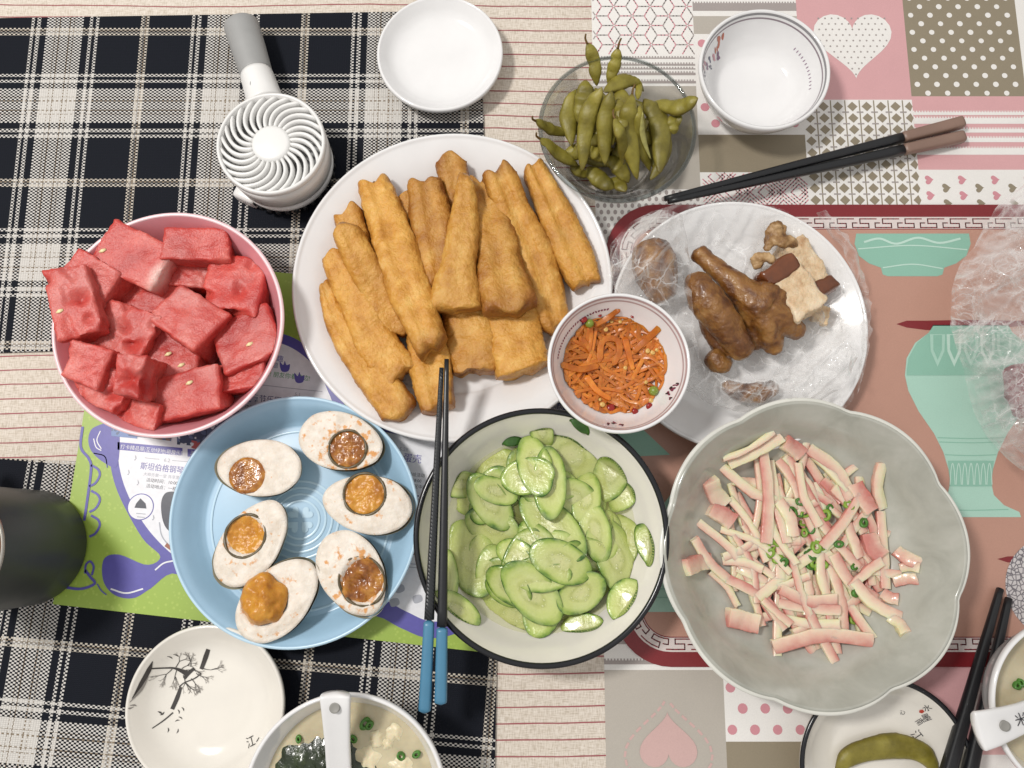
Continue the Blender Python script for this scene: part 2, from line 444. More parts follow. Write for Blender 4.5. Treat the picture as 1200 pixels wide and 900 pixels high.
mat_sheet('check_placemat', [(-190, 420), (572, 396), (564, 14), (-190, 26)], 0.0, MZ0, MZ1, PL1, 'navy and cream check woven placemat under the hand fan and watermelon bowl', at(258, 126)-np.array((0, 0, 0)))
mat_sheet('check_placemat', [(-190, 1120), (576, 1130), (586, 560), (-190, 530)], math.radians(-4.5), MZ0, MZ1, PL1, 'navy and cream check woven placemat under the tree plate and blue-ended chopsticks', at(20, 868))
# ================================================================ chinoiserie placemat
def rrect(x0, y0, x1, y1, r, n=10):
    P = []
    for cx, cy, a in ((x1-r, y1-r, 0), (x0+r, y1-r, PI/2), (x0+r, y0+r, PI), (x1-r, y0+r, 3*PI/2)):
        for t in np.linspace(a, a+PI/2, n): P.append((cx+r*math.cos(t), cy+r*math.sin(t)))
    return P
CRD = ink('mat_deep_red', '7e2228', rough=.38, spec=.5); CBR = ink('mat_terracotta', 'ba8e7d', rough=.38, spec=.5); CCR = ink('mat_cream', 'd9cdc9', rough=.38, spec=.5)
TEA = ink('mat_teal', 'a9cfbf', rough=.38, spec=.5); TE2 = ink('mat_teal_dark', '8cbba8', rough=.38, spec=.5); TE3 = ink('mat_teal_light', 'bddacd', rough=.38, spec=.5)
gx0 = at(712, 380)[0]; gy1 = at(1000, 241)[1]; gy0 = at(830, 781)[1]; gx1 = gx0+.44
V = []; Fc = []
P = rrect(gx0, gy0, gx1, gy1, .038); n = len(P)
V = [(p[0], p[1], MZ0) for p in P]+[(p[0], p[1], MZ1) for p in P]
Fc = [(i, (i+1) % n, n+(i+1) % n, n+i) for i in range(n)]+[tuple(range(n, 2*n)), tuple(range(n-1, -1, -1))]
gm = mesh_obj('vase_placemat', V, Fc, CRD, smooth=False)
tag(gm, 'terracotta placemat printed with green vases and a red key-pattern border', 'placemat')
g = Print(MZ1+.0002)
def inset(d, n=10): return rrect(gx0+d, gy0+d, gx1-d, gy1-d, .038-d, n)
b1, b2 = .0098, .0198
g.poly(inset(b1), CCR, 0); g.poly(inset(b2-.0007), CRD, 1); g.poly(inset(b2), CBR, 2)
# meander along the band
ring = np.array(inset((b1+b2)/2, 24)); ring = np.vstack([ring, ring[:1]])
Ls = np.concatenate([[0], np.cumsum(np.linalg.norm(np.diff(ring, axis=0), axis=1))])
def band(sv, t):
    sv = sv % Ls[-1]; i = max(0, min(len(Ls)-2, int(np.searchsorted(Ls, sv)-1))); f = (sv-Ls[i])/(Ls[i+1]-Ls[i]+1e-12)
    p = ring[i]*(1-f)+ring[i+1]*f; d = ring[i+1]-ring[i]; d = d/(np.linalg.norm(d)+1e-12)
    return p+np.array((d[1], -d[0]))*t
nu = int(Ls[-1]/.0168); per = Ls[-1]/nu
key = [(0, .34), (.72, .34), (.72, -.02), (.34, -.02), (.34, -.34), (1.06, -.34), (1.06, .02), (.86, .02)]
for u in range(nu):
    for a, b in zip(key, key[1:]):
        m_ = 3
        for q in range(m_):
            p0 = [a[k]+(b[k]-a[k])*q/m_ for k in (0, 1)]; p1 = [a[k]+(b[k]-a[k])*(q+1)/m_ for k in (0, 1)]
            g.seg(band((u+p0[0])*per, p0[1]*(b2-b1)), band((u+p1[0])*per, p1[1]*(b2-b1)), .0008, CRD, 1)
def gp(P, mat, layer): g.poly([at(*p, MZ1) for p in P], mat, layer)
def mirror(P, cx): return P+[(2*cx-x, y) for x, y in P[::-1]]
def gl(P, w, mat, layer): g.line(catmull([at(*p, MZ1)[:2] for p in P], 12*len(P)), w, mat, layer)
# bowl
gp(mirror([(1003, 274), (1001, 286), (1006, 300), (1018, 309), (1032, 314), (1034, 322), (1040, 324)], 1069), TE2, 3)
for dy_, m_ in ((292, TE3), (314, TE3)): gl([(1005 if dy_ < 300 else 1034, dy_), (1069, dy_-4), (1133 if dy_ < 300 else 1104, dy_+1)], .0009, m_, 4)
gl([(1012, 284), (1030, 280), (1050, 286), (1075, 279), (1100, 285), (1125, 280)], .0016, TE3, 4)
# vase
gp(mirror([(1050, 380), (1062, 376), (1085, 376), (1137, 375)], 1137)+[(1137, 387), (1085, 387), (1062, 384)], CRD, 3)
body = [(1093, 381), (1088, 390), (1072, 402), (1062, 420), (1060, 440), (1064, 458), (1076, 482), (1094, 508), (1105, 530), (1111, 550), (1113, 565), (1110, 580), (1098, 592), (1080, 600), (1078, 606)]
gp(mirror(body, 1137), TEA, 3)
gp(mirror([(1093, 382), (1088, 390), (1074, 402), (1064, 420), (1062, 434)], 1137), TE2, 4)
for q in range(-2, 3):
    x = 1137+q*19.5; gp([(x-9, 392), (x+9, 392), (x+8, 412), (x, 430), (x-8, 412)], TE3 if q % 2 else TEA, 5)
    gp([(x-5, 393), (x+5, 393), (x+5, 410), (x, 422), (x-5, 410)], TE2, 6)
gp([(1062, 434), (1212, 434), (1211, 440), (1062, 440)], TE2, 5)
for y_, x_ in ((513, 1098), (518, 1100), (533, 1107), (597, 1093)): gl([(x_, y_), (1137, y_+1), (2*1137-x_, y_)], .0007, TE2, 4)
gp(mirror([(1110, 540), (1113, 565), (1112, 570)], 1137), TE2, 5)
for q in range(-3, 4):
    x = 1137+q*7.2; gl([(x-3, 568), (x-2, 552), (x, 543), (x+2, 552), (x+3, 568)], .0006, TE3, 6)
# second vase, mostly under the dishes, and a small wing of green near the carrot bowl
gp(mirror([(800, 560), (778, 590), (770, 620), (772, 650), (764, 684), (756, 704), (752, 717)], 842), TEA, 3)
gl([(760, 700), (842, 700), (925, 700)], .0007, TE2, 4); gl([(764, 690), (842, 690), (925, 690)], .0007, TE2, 4)
gp([(722, 505), (752, 502), (785, 533), (724, 536)], TE2, 3)
gp([(1168, 655), (1180, 652), (1230, 651), (1290, 655), (1230, 660), (1180, 659)], CRD, 3)
CRK = M('mat_crackle'); d = CRK.vor(CRK.coord(), 330, 'DISTANCE_TO_EDGE'); CRK.base(CRK.ramp(d, [(.06, S('6f6a70')), (.14, S('cbc6c6'))])); CRK = CRK.set(rough=.4)
c = at(1246, 690, MZ1); g.disc(c, ppm(1240, 690)*68, CRK, 4, 48, ppm(1240, 690)*62)
g.build('printed_vases', gm)
# ================================================================ flyer
def paper(name, col, var=.05): return plain(name, col, .38, var, 220, .04, 300, spec=.5)
FGR = M('flyer_green'); co = FGR.coord(); vv = FGR.vor(co, 260); FGR.base(FGR.ramp(vv, [(.18, S('a7be55')), (.30, S('9ab44a'))])); FGR = FGR.set(rough=.4)
FPU = paper('flyer_purple', '5a55a4'); FWH = paper('flyer_white', 'e6e6ea'); FNV = paper('flyer_navy', '3f4278'); FDK = paper('flyer_black', '3b3d49'); FGY = paper('flyer_grey', 'a9abb4'); FTE = paper('flyer_leaf_green', '4f9d63')
FZ = MZ1+.0004
fc = [(62, 708), (563, 764), (668, 352), (128, 300)]
P = [at(*p, FZ) for p in fc]
nn = 12; V = []; Fc = []
for i in range(nn+1):
    for j in range(nn+1):
        u, v = i/nn, j/nn; q = (1-u)*(1-v)*P[0]+u*(1-v)*P[1]+u*v*P[2]+(1-u)*v*P[3]; V.append(q)
for i in range(nn):
    for j in range(nn): a = i*(nn+1)+j; Fc.append((a, a+nn+1, a+nn+2, a+1))
b = len(V); V += [v-np.array((0, 0, .0003)) for v in V]
Fc += [tuple(b+i for i in f[::-1]) for f in Fc]
fl = mesh_obj('flyer', V, Fc, FGR, smooth=False)
tag(fl, 'printed green, purple and white flyer lying under the blue egg plate', 'flyer')
f = Print(FZ+.00015, .0001)
def fp(P, mat, layer, sm=0):
    W = [at(*p, FZ)[:2] for p in P]
    if sm: W = catmull(W, sm, True)
    f.poly(W, mat, layer)
def fl_(P, w, mat, layer): f.line(catmull([at(*p, FZ)[:2] for p in P], 10*len(P)), w*ppm(*P[0]), mat, layer)
lw = [(138, 500), (138, 530), (143, 560), (155, 590), (175, 622), (205, 652), (250, 682), (320, 705), (390, 706), (440, 700), (475, 716), (505, 728), (540, 722), (575, 690), (600, 600), (590, 500), (520, 512), (450, 506), (400, 486), (386, 462), (374, 436), (352, 414), (328, 402), (300, 398), (260, 396), (200, 398), (150, 420)]
out = [(130, 490), (129, 535), (134, 565), (147, 596), (168, 632), (188, 652), (172, 662), (140, 650), (122, 655), (121, 680), (134, 697), (156, 701), (176, 690), (205, 672), (245, 700), (320, 724), (395, 726), (440, 722), (470, 736), (505, 748), (548, 736), (590, 700), (618, 610), (604, 492), (560, 494), (500, 500), (450, 494), (408, 478), (396, 456), (384, 430), (360, 406), (334, 392), (300, 388), (200, 388), (140, 410)]
fp(out, FPU, 0, 160); fp(lw, FWH, 1, 140)
fp([(112, 500), (138, 498), (138, 545), (122, 542), (107, 528), (104, 512)], FPU, 2, 30)
fl_([(118, 505), (114, 516), (119, 526)], 1.2, FWH, 3); fl_([(110, 514), (113, 524), (119, 528)], 1.2, FWH, 3)
fl_([(97, 500), (95, 524), (104, 537), (107, 548), (104, 575), (99, 610)], 3, FPU, 2)
for y_ in (553, 583, 612): fl_([(107, y_-8), (115, y_-3), (117, y_+4), (112, y_+13), (105, y_+17)], 2.6, FPU, 2)
fl_([(75, 688), (95, 690), (111, 684), (106, 676), (100, 668)], 3, FPU, 2); fl_([(100, 672), (101, 662), (106, 658), (110, 664), (108, 674)], 2.4, FPU, 2)
fl_([(110, 531), (123, 535), (126, 548)], 1.2, FPU, 2); fl_([(114, 684), (119, 692), (125, 697)], 1.4, FPU, 2)
fl_([(130, 690), (148, 695), (168, 690)], 1.8, FWH, 2); fl_([(182, 668), (192, 660), (204, 657)], 1.8, FWH, 2)
FR = math.atan2(*(lambda d: (d[1], d[0]))(at(240, 540)-at(160, 531)))
def ft(t, p, size, mat, layer=2, sx=1.0, dr=0): f.text(t, at(*p, FZ)[:2], size*ppm(*p), mat, layer, FR+dr, sx)
fp([(138, 518), (214, 525), (214, 534), (138, 527)], FPU, 2); ft('打卡精品展|互动绿地|萌趣乐园', (141, 525.5), 6, FWH, 3, .95)
fp([(220, 526), (300, 533), (300, 542), (220, 535)], FPU, 2); ft('游园活动日', (223, 533), 6, FWH, 3)
pics = [('6d86b8', 146, 505, 30, 16), ('3c4d7c', 166, 503, 30, 20), ('8d6f62', 190, 508, 22, 16), ('39445e', 228, 508, 40, 30), ('b05050', 230, 522, 10, 10), ('5a667f', 260, 500, 34, 26), ('73503f', 246, 486, 16, 12), ('2c3148', 268, 480, 26, 14), ('b8b9c4', 290, 470, 22, 10)]
for q, (cc, x, y_, w_, h_) in enumerate(pics):
    m_ = M('flyer_picture'); co = m_.coord(); k_ = m_.vor(co, 420, 'F1', 'Color'); k2 = m_.n('ShaderNodeSeparateColor'); m_.l(k_, k2.inputs[0])
    m_.base(m_.ramp(k2.outputs[0], [(0, S(cc)), (.5, S('5a6788')), (.7, S(cc)), (.85, S('d8d8dc')), (1, S('8a5a4a'))], 'CONSTANT')); m_ = m_.set(rough=.4)
    fp([(x-w_/2, y_-h_/2-1), (x+w_/2, y_-h_/2+1), (x+w_/2, y_+h_/2+1), (x-w_/2, y_+h_/2-2)], m_, 5+q)
ft('6.2', (192, 541), 6, FGY); fl_([(170, 536.5), (178, 537.5), (187, 538.2)], .7, FGY, 2); fl_([(202, 539.5), (212, 540.5), (222, 541)], .7, FGY, 2)
ft('斯坦伯格钢琴音乐会', (164, 549), 9.2, FPU, 2, .93)
ft('大师齐聚一堂 共享黑白键的童话', (168, 557), 4.6, FGY)
ft('活动时间：10:00-18:00', (171, 564), 5.2, FDK); ft('活动地点：一楼北区中庭', (171, 571), 5.2, FDK)
for x, y_ in ((157, 540), (149, 557), (178, 610), (160, 569)): ft('♪', (x, y_), 10, FGY, 2, 1, .3)
c = at(165, 594, FZ); r = 15.5*ppm(165, 594)
f.disc(c, r, FPU, 2, 40); f.disc(c, r*.93, FWH, 3, 40)
fp([(158, 595), (172, 596), (171, 590), (165, 584), (160, 590)], FDK, 4); fp([(160, 601), (171, 602), (171, 603), (160, 602)], FGY, 4); fp([(161, 605), (170, 606), (170, 607), (161, 606)], FGY, 4)
fp([(189, 590), (194, 578), (206, 576), (220, 578), (225, 600), (210, 625), (198, 622), (191, 610)], FDK, 2, 40); fl_([(187, 612), (190, 628), (200, 640), (214, 646)], 1.4, FGY, 2)
fp([(196, 636), (206, 646), (203, 647), (193, 640)], paper('flyer_brown', '9a5d45'), 3)
# part between the bowls
ft('活动主题', (298, 428), 7, FNV); ft('萌趣', (316, 422), 8, FPU)
ft('嗨! 朋友你看这边!', (309, 440), 7, FTE, 2, 1, .0)
for x, y_ in ((333, 430), (350, 443)): fp([(x-5, y_-6), (x-1, y_-2), (x+1, y_-7), (x+3, y_-2), (x+7, y_-3), (x+5, y_+5), (x-3, y_+5)], FPU, 3, 24)
fl_([(305, 451), (340, 455), (378, 459)], .8, FGY, 2); ft('5.1', (345, 464), 6, FGY); ft('儿童节乐园', (285, 468), 9, FNV); ft('活动时间 活动地点', (280, 478), 6, FDK)
# strip right of the egg plate
rows = [('5.28', 468, 528, 6, FGY), ('蛋壳', 472, 540, 11, FPU), ('手工彩绘活动', 468, 556, 5, FDK), ('10:00-18:00', 470, 563, 5, FDK), ('一楼北区中庭', 470, 570, 5, FDK), ('好礼', 480, 588, 11, FNV), ('亲子互动', 480, 600, 5, FDK), ('一楼中庭', 482, 607, 5, FDK)]
for t, x, y_, sz, m_ in rows: ft(t, (x, y_), sz, m_)
fp([(482, 612), (500, 614), (500, 640), (482, 638)], FDK, 2); fp([(484, 640), (500, 642), (498, 652), (483, 650)], paper('flyer_rust', '8e4c3c'), 2)
fl_([(470, 660), (485, 661), (500, 663)], .8, FGY, 2); fl_([(470, 664), (485, 665), (500, 667)], .8, FGY, 2)
for x, y_ in ((468, 690), (489, 702), (462, 706)): fp([(x-5, y_-3), (x+4, y_-5), (x+6, y_+2), (x-3, y_+5)], FGY, 2, 20)
fp([(632, 470), (664, 473), (664, 481), (632, 478)], FNV, 2); ft('精彩活动', (634, 477), 6.5, FWH, 3)
f.build('printed_text', fl)
# ================================================================ dishes
def porcelain(name, col, rough=.12, var=.025): return plain(name, col, rough, var, 40, .02, 60, spec=.55, coat=.3, coatr=.04)
WP = porcelain('white_porcelain', 'e9e8e8'); CP = porcelain('cream_porcelain', 'e6e1d8'); BLK = plain('black_glaze', '15161b', .2, .1)
class Dish:
    def __init__(s, name, label, cat, px, py, rpx, h, inner, mat, z0, t=.003, seg=128, fn=None, foot=.55, group=None, rim=None, rimw=.0022):
        zr = z0+h; s.c = at(px, py, zr); s.R = rpx*ppm(px, py, zr); s.z0 = z0; s.h = h; s.fn = fn
        I = catmull([(max(r, .0002)*s.R, z) for r, z in inner], 44); s.I = I
        lip = [(s.R+t*.25*math.sin(a), h+t*.35*(math.sin(a*1)) if 0 else h+t*.4*math.sin(a)) for a in (.7, 1.57, 2.4)]
        lip = [(s.R+t*.2, h+t*.3), (s.R+t*.6, h+t*.3), (s.R+t*.85, h-t*.1)]
        O = [(r+t*.8, max(z-t, .0012)) for r, z in I[::-1] if r > s.R*foot]
        prof = list(map(tuple, I))+lip+O+[(s.R*foot, 0), (s.R*foot-.003, 0), (s.R*foot-.004, .0012), (.0002, .0012)]
        V, Fc = lathe(prof, seg, fn, (s.c[0], s.c[1], z0)); Fc = [q[::-1] for q in Fc]
        s.o = empty(name, (s.c[0], s.c[1], z0), label, cat, group)
        s.body = mesh_obj('body', V, Fc, mat, s.o)
        if rim is not None:
            pr_ = [(s.R+t*.5+rimw*math.cos(a), h+rimw*.8*math.sin(a)) for a in np.linspace(0, 2*PI, 9)]
            V, Fc = lathe(pr_, seg, fn, (s.c[0], s.c[1], z0)); mesh_obj('rim', V, Fc, rim, s.o)
    def zin(s, r): return float(np.interp(r, s.I[:, 0], s.I[:, 1]))+s.z0
    def zxy(s, p): return s.zin(math.hypot(p[0]-s.c[0], p[1]-s.c[1]))
    def ring(s, name, rf, w, mat, lift=.0003, seg=128, fn=None):
        r0, r1 = rf*s.R-w/2, rf*s.R+w/2; V = []
        V, Fc = lathe([(r0, s.zin(r0)+lift-s.z0), ((r0+r1)/2, s.zin((r0+r1)/2)+lift*1.5-s.z0), (r1, s.zin(r1)+lift-s.z0)], seg, s.fn, (s.c[0], s.c[1], s.z0))
        return mesh_obj(name, V, [q[::-1] for q in Fc], mat, s.o)
    def print(s, lift=.0004):
        p = Print(lift, .00012); p.zf = lambda q: s.zxy(q); return p
Z = MZ1+.0002
sp_ = Dish('small_plate', 'small plain white round plate with nothing on it', 'plate', 515.5, 62, 70, .016, [(0, .0055), (.5, .0055), (.72, .0068), (.86, .0098), (1, .016)], WP, Z, .003, foot=.5)
bigp = Dish('dinner_plate', 'large white round plate holding the fried dough sticks', 'plate', 530, 331, 183, .024, [(0, .006), (.4, .006), (.66, .0065), (.72, .009), (.86, .017), (1, .024)], WP, FZ+.0006, .0035, foot=.62)
ricb = Dish('rice_bowl', 'empty white rice bowl with flowers and grey lines round its rim', 'bowl', 896, 80.5, 73, .038, [(0, .008), (.5, .0085), (.68, .0115), (.82, .0185), (.93, .029), (1, .038)], WP, .0012, .003, foot=.45)
GL1 = plain('silver_line', '8c8a8c', .3, .1); GL2 = plain('plum_line', '8d7f86', .3, .1)
ricb.ring('rim_line', .99, .0006, GL1); ricb.ring('rim_line', .965, .0004, GL2)
p = ricb.print()
fl_c = [plain('flower_orange', 'c0705a', .3), plain('flower_plum', '8c6f86', .3), plain('flower_pink', 'd6a3ac', .3), plain('leaf_slate', '52566e', .3)]
for x, y_, r_, k_ in ((848, 37, 4.5, 0), (852, 34, 3.5, 0), (846, 43, 3, 0), (850, 46, 4, 1), (844, 50, 3.4, 2), (838, 56, 3, 3), (835, 63, 3.4, 1), (830, 66, 3, 2), (828, 72, 3.2, 2), (832, 74, 2.5, 3), (826, 80, 2.6, 1), (829, 86, 2.4, 3), (833, 90, 2, 3), (841, 60, 2, 3)):
    for q in range(3):
        a = random.uniform(0, 6.3); cc = at(x+1.6*math.cos(a), y_+1.6*math.sin(a), .04); p.disc(cc, r_*.62*ppm(x, y_, .04), fl_c[k_], q, 9, r_*.38*ppm(x, y_, .04), a)
for q in range(13):
    a = -.52+q*.075; cc = (ricb.c[0]+.86*ricb.R*math.cos(a+.35), ricb.c[1]+.86*ricb.R*math.sin(a+.35)); p.disc(cc, .0006, fl_c[1], 0, 8, .0004, a)
p.build('printed_flowers', ricb.o)['kind'] = 'stuff'
PKP = plain('pink_plastic', 'e09aa2', .25, .03, spec=.5); PKW = plain('pale_pink_plastic', 'edccd0', .25, .03)
melb = Dish('melon_bowl', 'pink round plastic bowl heaped with watermelon chunks', 'bowl', 197, 378, 131, .050, [(0, .004), (.5, .0045), (.68, .008), (.82, .020), (.93, .038), (1, .050)], PKP, Z, .0028, foot=.6, rim=PKW, rimw=.0014)
BLP = plain('pale_blue_plastic', 'a3c4dc', .28, .03, spec=.5); BLW = plain('blue_plastic_edge', 'bcd8ea', .25, .03)
eggp = Dish('egg_plate', 'pale blue round plastic plate holding six halved salted eggs', 'plate', 344.5, 609, 142, .021, [(0, .0045), (.5, .0045), (.76, .0045), (.82, .0055), (.88, .0105), (.95, .0175), (1, .021)], BLP, FZ+.0006, .0026, foot=.74, rim=BLW, rimw=.0012)
for rf in (.16, .215, .27, .325): eggp.ring('embossed_ring', rf, .0016, BLW, .0004)
eggp.ring('embossed_ring', .755, .0016, BLW, .0005)
p = eggp.print(.0005)
for k_ in range(4): p.poly([(eggp.c[0]+.0062*math.cos(PI/4+k_*PI/2)+.0046*(u*math.cos(k_*PI/2-PI/4)-v*math.sin(k_*PI/2-PI/4)), eggp.c[1]+.0062*math.sin(PI/4+k_*PI/2)+.0046*(u*math.sin(k_*PI/2-PI/4)+v*math.cos(k_*PI/2-PI/4))) for u, v in heart((0, 0), 1)], BLW, 0)
p.build('embossed_clover', eggp.o)
bagp = Dish('meat_plate', 'white round plate under a clear bag of braised poultry', 'plate', 866, 379, 147, .020, [(0, .005), (.5, .005), (.68, .006), (.78, .009), (.9, .015), (1, .020)], WP, Z, .003, foot=.62)
carb = Dish('carrot_bowl', 'small white bowl with red-brown rim lines holding shredded carrot', 'bowl', 725.5, 424.5, 80, .044, [(0, .006), (.35, .007), (.58, .012), (.78, .022), (.92, .035), (1, .044)], WP, .0262, .0026, foot=.42)
RBL = plain('rose_brown_line', 'b39a9a', .3, .1)
carb.ring('rim_line', .99, .0007, RBL); carb.ring('rim_line', .96, .0005, RBL)
p = carb.print(); PLM = plain('plum_flower', '7d3c56', .3, .2); INKB = plain('ink_black', '2b2a30', .35, .2)
for q in range(26):
    a = 1.7+q*.052; p.disc((carb.c[0]+.885*carb.R*math.cos(a), carb.c[1]+.885*carb.R*math.sin(a)), .0008, PLM, 0, 8, .0004, a+random.uniform(-.6, .6)+1.57)
for x, y_, r_ in ((790, 453, 4), (787, 458, 3.4), (794, 449, 3), (786, 465, 2.6), (722, 493, 3.6), (714, 494, 3.2), (730, 496, 3), (684, 372, 3.6), (687, 377, 3)):
    for q in range(4):
        a = random.uniform(0, 6.3); p.disc(at(x+1.4*math.cos(a), y_+1.4*math.sin(a), .066), r_*.55*ppm(x, y_, .06), PLM if q < 3 else INKB, q, 9, r_*.32*ppm(x, y_, .06), a)
p.build('printed_flowers', carb.o)['kind'] = 'stuff'
cucb = Dish('cucumber_bowl', 'cream enamel bowl with a black rim holding cucumber slices', 'bowl', 634.5, 627, 144, .045, [(0, .006), (.45, .0065), (.64, .010), (.80, .020), (.92, .035), (1, .045)], CP, FZ+.0008, .003, foot=.55, rim=BLK, rimw=.0019)
# wavy stoneware dish
def wav(r, z, a):
    k = min(1.1, r/wav.R); w = abs(math.cos(4*(a-math.radians(49.5))))**.8-.55
    return r*(1+.034*w*k**2.5), z+.0032*w*k**3
WS = M('grey_green_stoneware'); co = WS.coord(); fa = WS.noise(co, 35, 5, dist=.6); fb = WS.noise(co, 240, 3)
WS.base(WS.mix(WS.math('MULTIPLY', fb, .3), WS.ramp(fa, [(.3, S('a3a399')), (.5, S('b4b4aa')), (.7, S('c1c0b7'))]), S('9b9b90'))); WS.bump(fa, .06, .002); WS = WS.set(rough=.2, spec=.5, coat=.35, coatr=.08)
WSR = plain('stoneware_edge', 'd9d8d0', .25, .05)
wav.R = 173*ppm(953, 646, .047)
wavp = Dish('wavy_dish', 'grey-green stoneware dish with a scalloped edge holding pickled rind strips', 'dish', 953.5, 646, 173, .044, [(0, .006), (.45, .0064), (.62, .0088), (.77, .0185), (.89, .034), (1, .047)], WS, Z+.0002, .0035, 192, wav, .5, rim=WSR, rimw=.0016)
trep = Dish('tree_plate', 'white plate with a bare ink tree and flying birds painted on it', 'plate', 240, 829, 89, .021, [(0, .005), (.4, .005), (.6, .0058), (.8, .0105), (1, .021)], CP, Z, .0028, foot=.55, rim=BLK, rimw=.0007)
podp = Dish('pod_plate', 'white black-rimmed plate with calligraphy and a single bean pod', 'plate', 1040, 901, 97, .021, [(0, .005), (.45, .005), (.62, .0058), (.82, .0115), (1, .021)], CP, .0012, .003, foot=.55, rim=BLK, rimw=.0016)
soub = Dish('soup_bowl', 'white bowl of seaweed soup with a spoon standing beside the tree plate', 'bowl', 403.5, 938, 115, .060, [(0, .008), (.35, .010), (.6, .018), (.8, .034), (.93, .050), (1, .060)], WP, Z, .003, foot=.42)
sou2 = Dish('soup_bowl', 'white bowl of cloudy soup beside the plain black chopsticks', 'bowl', 1265, 830, 98, .058, [(0, .008), (.35, .010), (.6, .018), (.8, .034), (.93, .050), (1, .058)], WP, Z, .003, foot=.42)
# glass bowl
GLS = M('clear_glass'); nt = GLS.nt; tr = GLS.n('ShaderNodeBsdfTransparent'); tr.inputs[0].default_value = (.992, .995, .993, 1)
gl_ = GLS.n('ShaderNodeBsdfGlossy'); gl_.inputs['Roughness'].default_value = .03; fr = GLS.n('ShaderNodeFresnel'); fr.inputs[0].default_value = 1.42
mx = GLS.n('ShaderNodeMixShader'); GLS.l(GLS.math('MINIMUM', GLS.math('MULTIPLY_ADD', fr.outputs[0], .75, .0), .65), mx.inputs[0]); GLS.l(tr.outputs[0], mx.inputs[1]); GLS.l(gl_.outputs[0], mx.inputs[2]); GLS.l(mx.outputs[0], GLS.out.inputs[0]); GLS = GLS.m; GLR = GLS.copy(); GLR.name = 'glass_rim'; [setattr(x_.inputs[0], 'default_value', (.80, .83, .83, 1)) for x_ in GLR.node_tree.nodes if x_.type == 'BSDF_TRANSPARENT']
glab = Dish('glass_bowl', 'clear glass bowl filled with boiled green bean pods', 'bowl', 723.5, 150, 88, .046, [(0, .006), (.45, .0065), (.62, .010), (.78, .020), (.9, .034), (1, .046)], GLS, .0012, .0028, foot=.55, rim=GLR, rimw=.0015)
# ink drawing on the tree plate
p = trep.print(); IK = plain('ink_wash', '3c3836', .35, .3); IK2 = plain('ink_grey', '8a8580', .35, .2)
zt = trep.z0+.008
def tp(x, y_): return at(x, y_, zt)[:2]
def tl(P, w, mat=IK, n=10): P = catmull([tp(*q) for q in P], n*len(P)); p.line(P, (np.array(np.interp(np.linspace(0, 1, len(P)), np.linspace(0, 1, len(w)), w)) if isinstance(w, (list, tuple)) else w)*ppm(240, 830, zt), mat, 0)
tl([(187, 772), (182, 782), (174, 797), (165, 814)], [.6, 4, 4, .5]); tl([(180, 790), (172, 806), (163, 818)], [1, 2.5, .5], IK2)
tl([(184, 781), (195, 782), (204, 783), (212, 787), (217, 790)], [1.6, 1.6, 2.2, 4.6, 6.5])
tl([(214, 796), (220, 789), (226, 784)], [3.8, 4.2, 3.6])
tl([(244, 761), (240, 770), (234, 785)], [4.5, 5.5, 4.5]); tl([(234, 790), (226, 796), (214, 801), (208, 806)], [1.6, 1.4, 1.2, 1.6]); tl([(210, 806), (206, 818), (200, 832)], [3.5, 5, 4.4]); tl([(201, 836), (192, 844), (181, 852)], [1.6, 1.5, 1])
random.seed(11)
def twig(x, y_, a, L, w, d):
    x2, y2 = x+L*math.cos(a), y_+L*math.sin(a); b = random.uniform(-.35, .35)
    tl([(x, y_), ((x+x2)/2-L*.15*b*math.sin(a), (y_+y2)/2+L*.15*b*math.cos(a)), (x2, y2)], [w, w*.7], IK if w > .5 else IK2, 2)
    if d:
        for q in range(3): twig(x2, y2, a+random.uniform(-.75, .75), L*random.uniform(.55, .85), w*.68, d-1)
for a, x, y_ in ((-1.0, 206, 782), (-.5, 212, 784), (-.1, 216, 786), (1.9, 207, 784), (1.3, 213, 792), (.9, 222, 796), (.5, 228, 790), (-1.5, 222, 782), (2.4, 202, 784), (.2, 236, 784), (.8, 214, 800)): twig(x, y_, a, random.uniform(7, 10), .95, 3)
for x, y_, a in ((188, 835, .5), (190, 837, 2.2), (206, 845, -.5), (210, 842, .3), (197, 856, 1.3), (207, 858, 1.6), (213, 832, .8), (208, 835, 1), (203, 769, .5), (209, 767, .4), (163, 825, 2.8), (166, 822, .1)):
    tl([(x-3*math.cos(a), y_-3*math.sin(a)), (x, y_), (x+2.6*math.cos(a+.6), y_+2.6*math.sin(a+.6))], [.4, 2.0 if x < 192 else 1.3, .3], IK if x > 170 else IK2, 3)
p.text('江', tp(291, 876), 13*ppm(290, 870, zt), IK, 0, .5, .9); tl([(302, 868), (305, 863)], 1)
p.build('ink_drawing', trep.o)
p = podp.print(); zt = podp.z0+.008; SEAL = plain('seal_red', 'b5402f', .4, .1)
for t_, x, y_, s_, r_ in (('江', 1072, 858, 13, -2.0), ('南', 1075, 842, 9, -1.9), ('水', 1082, 829, 9, -.4), ('墨', 1084, 842, 10, -.5), ('心', 1060, 836, 7, -.5)): p.text(t_, at(x-3, y_+3, zt)[:2], s_*ppm(x, y_, zt), INKB, 0, r_+1.1, .85)
p.disc(at(1076, 832, zt), 2.6*ppm(1076, 830, zt), SEAL, 1, 5); p.build('calligraphy', podp.o)
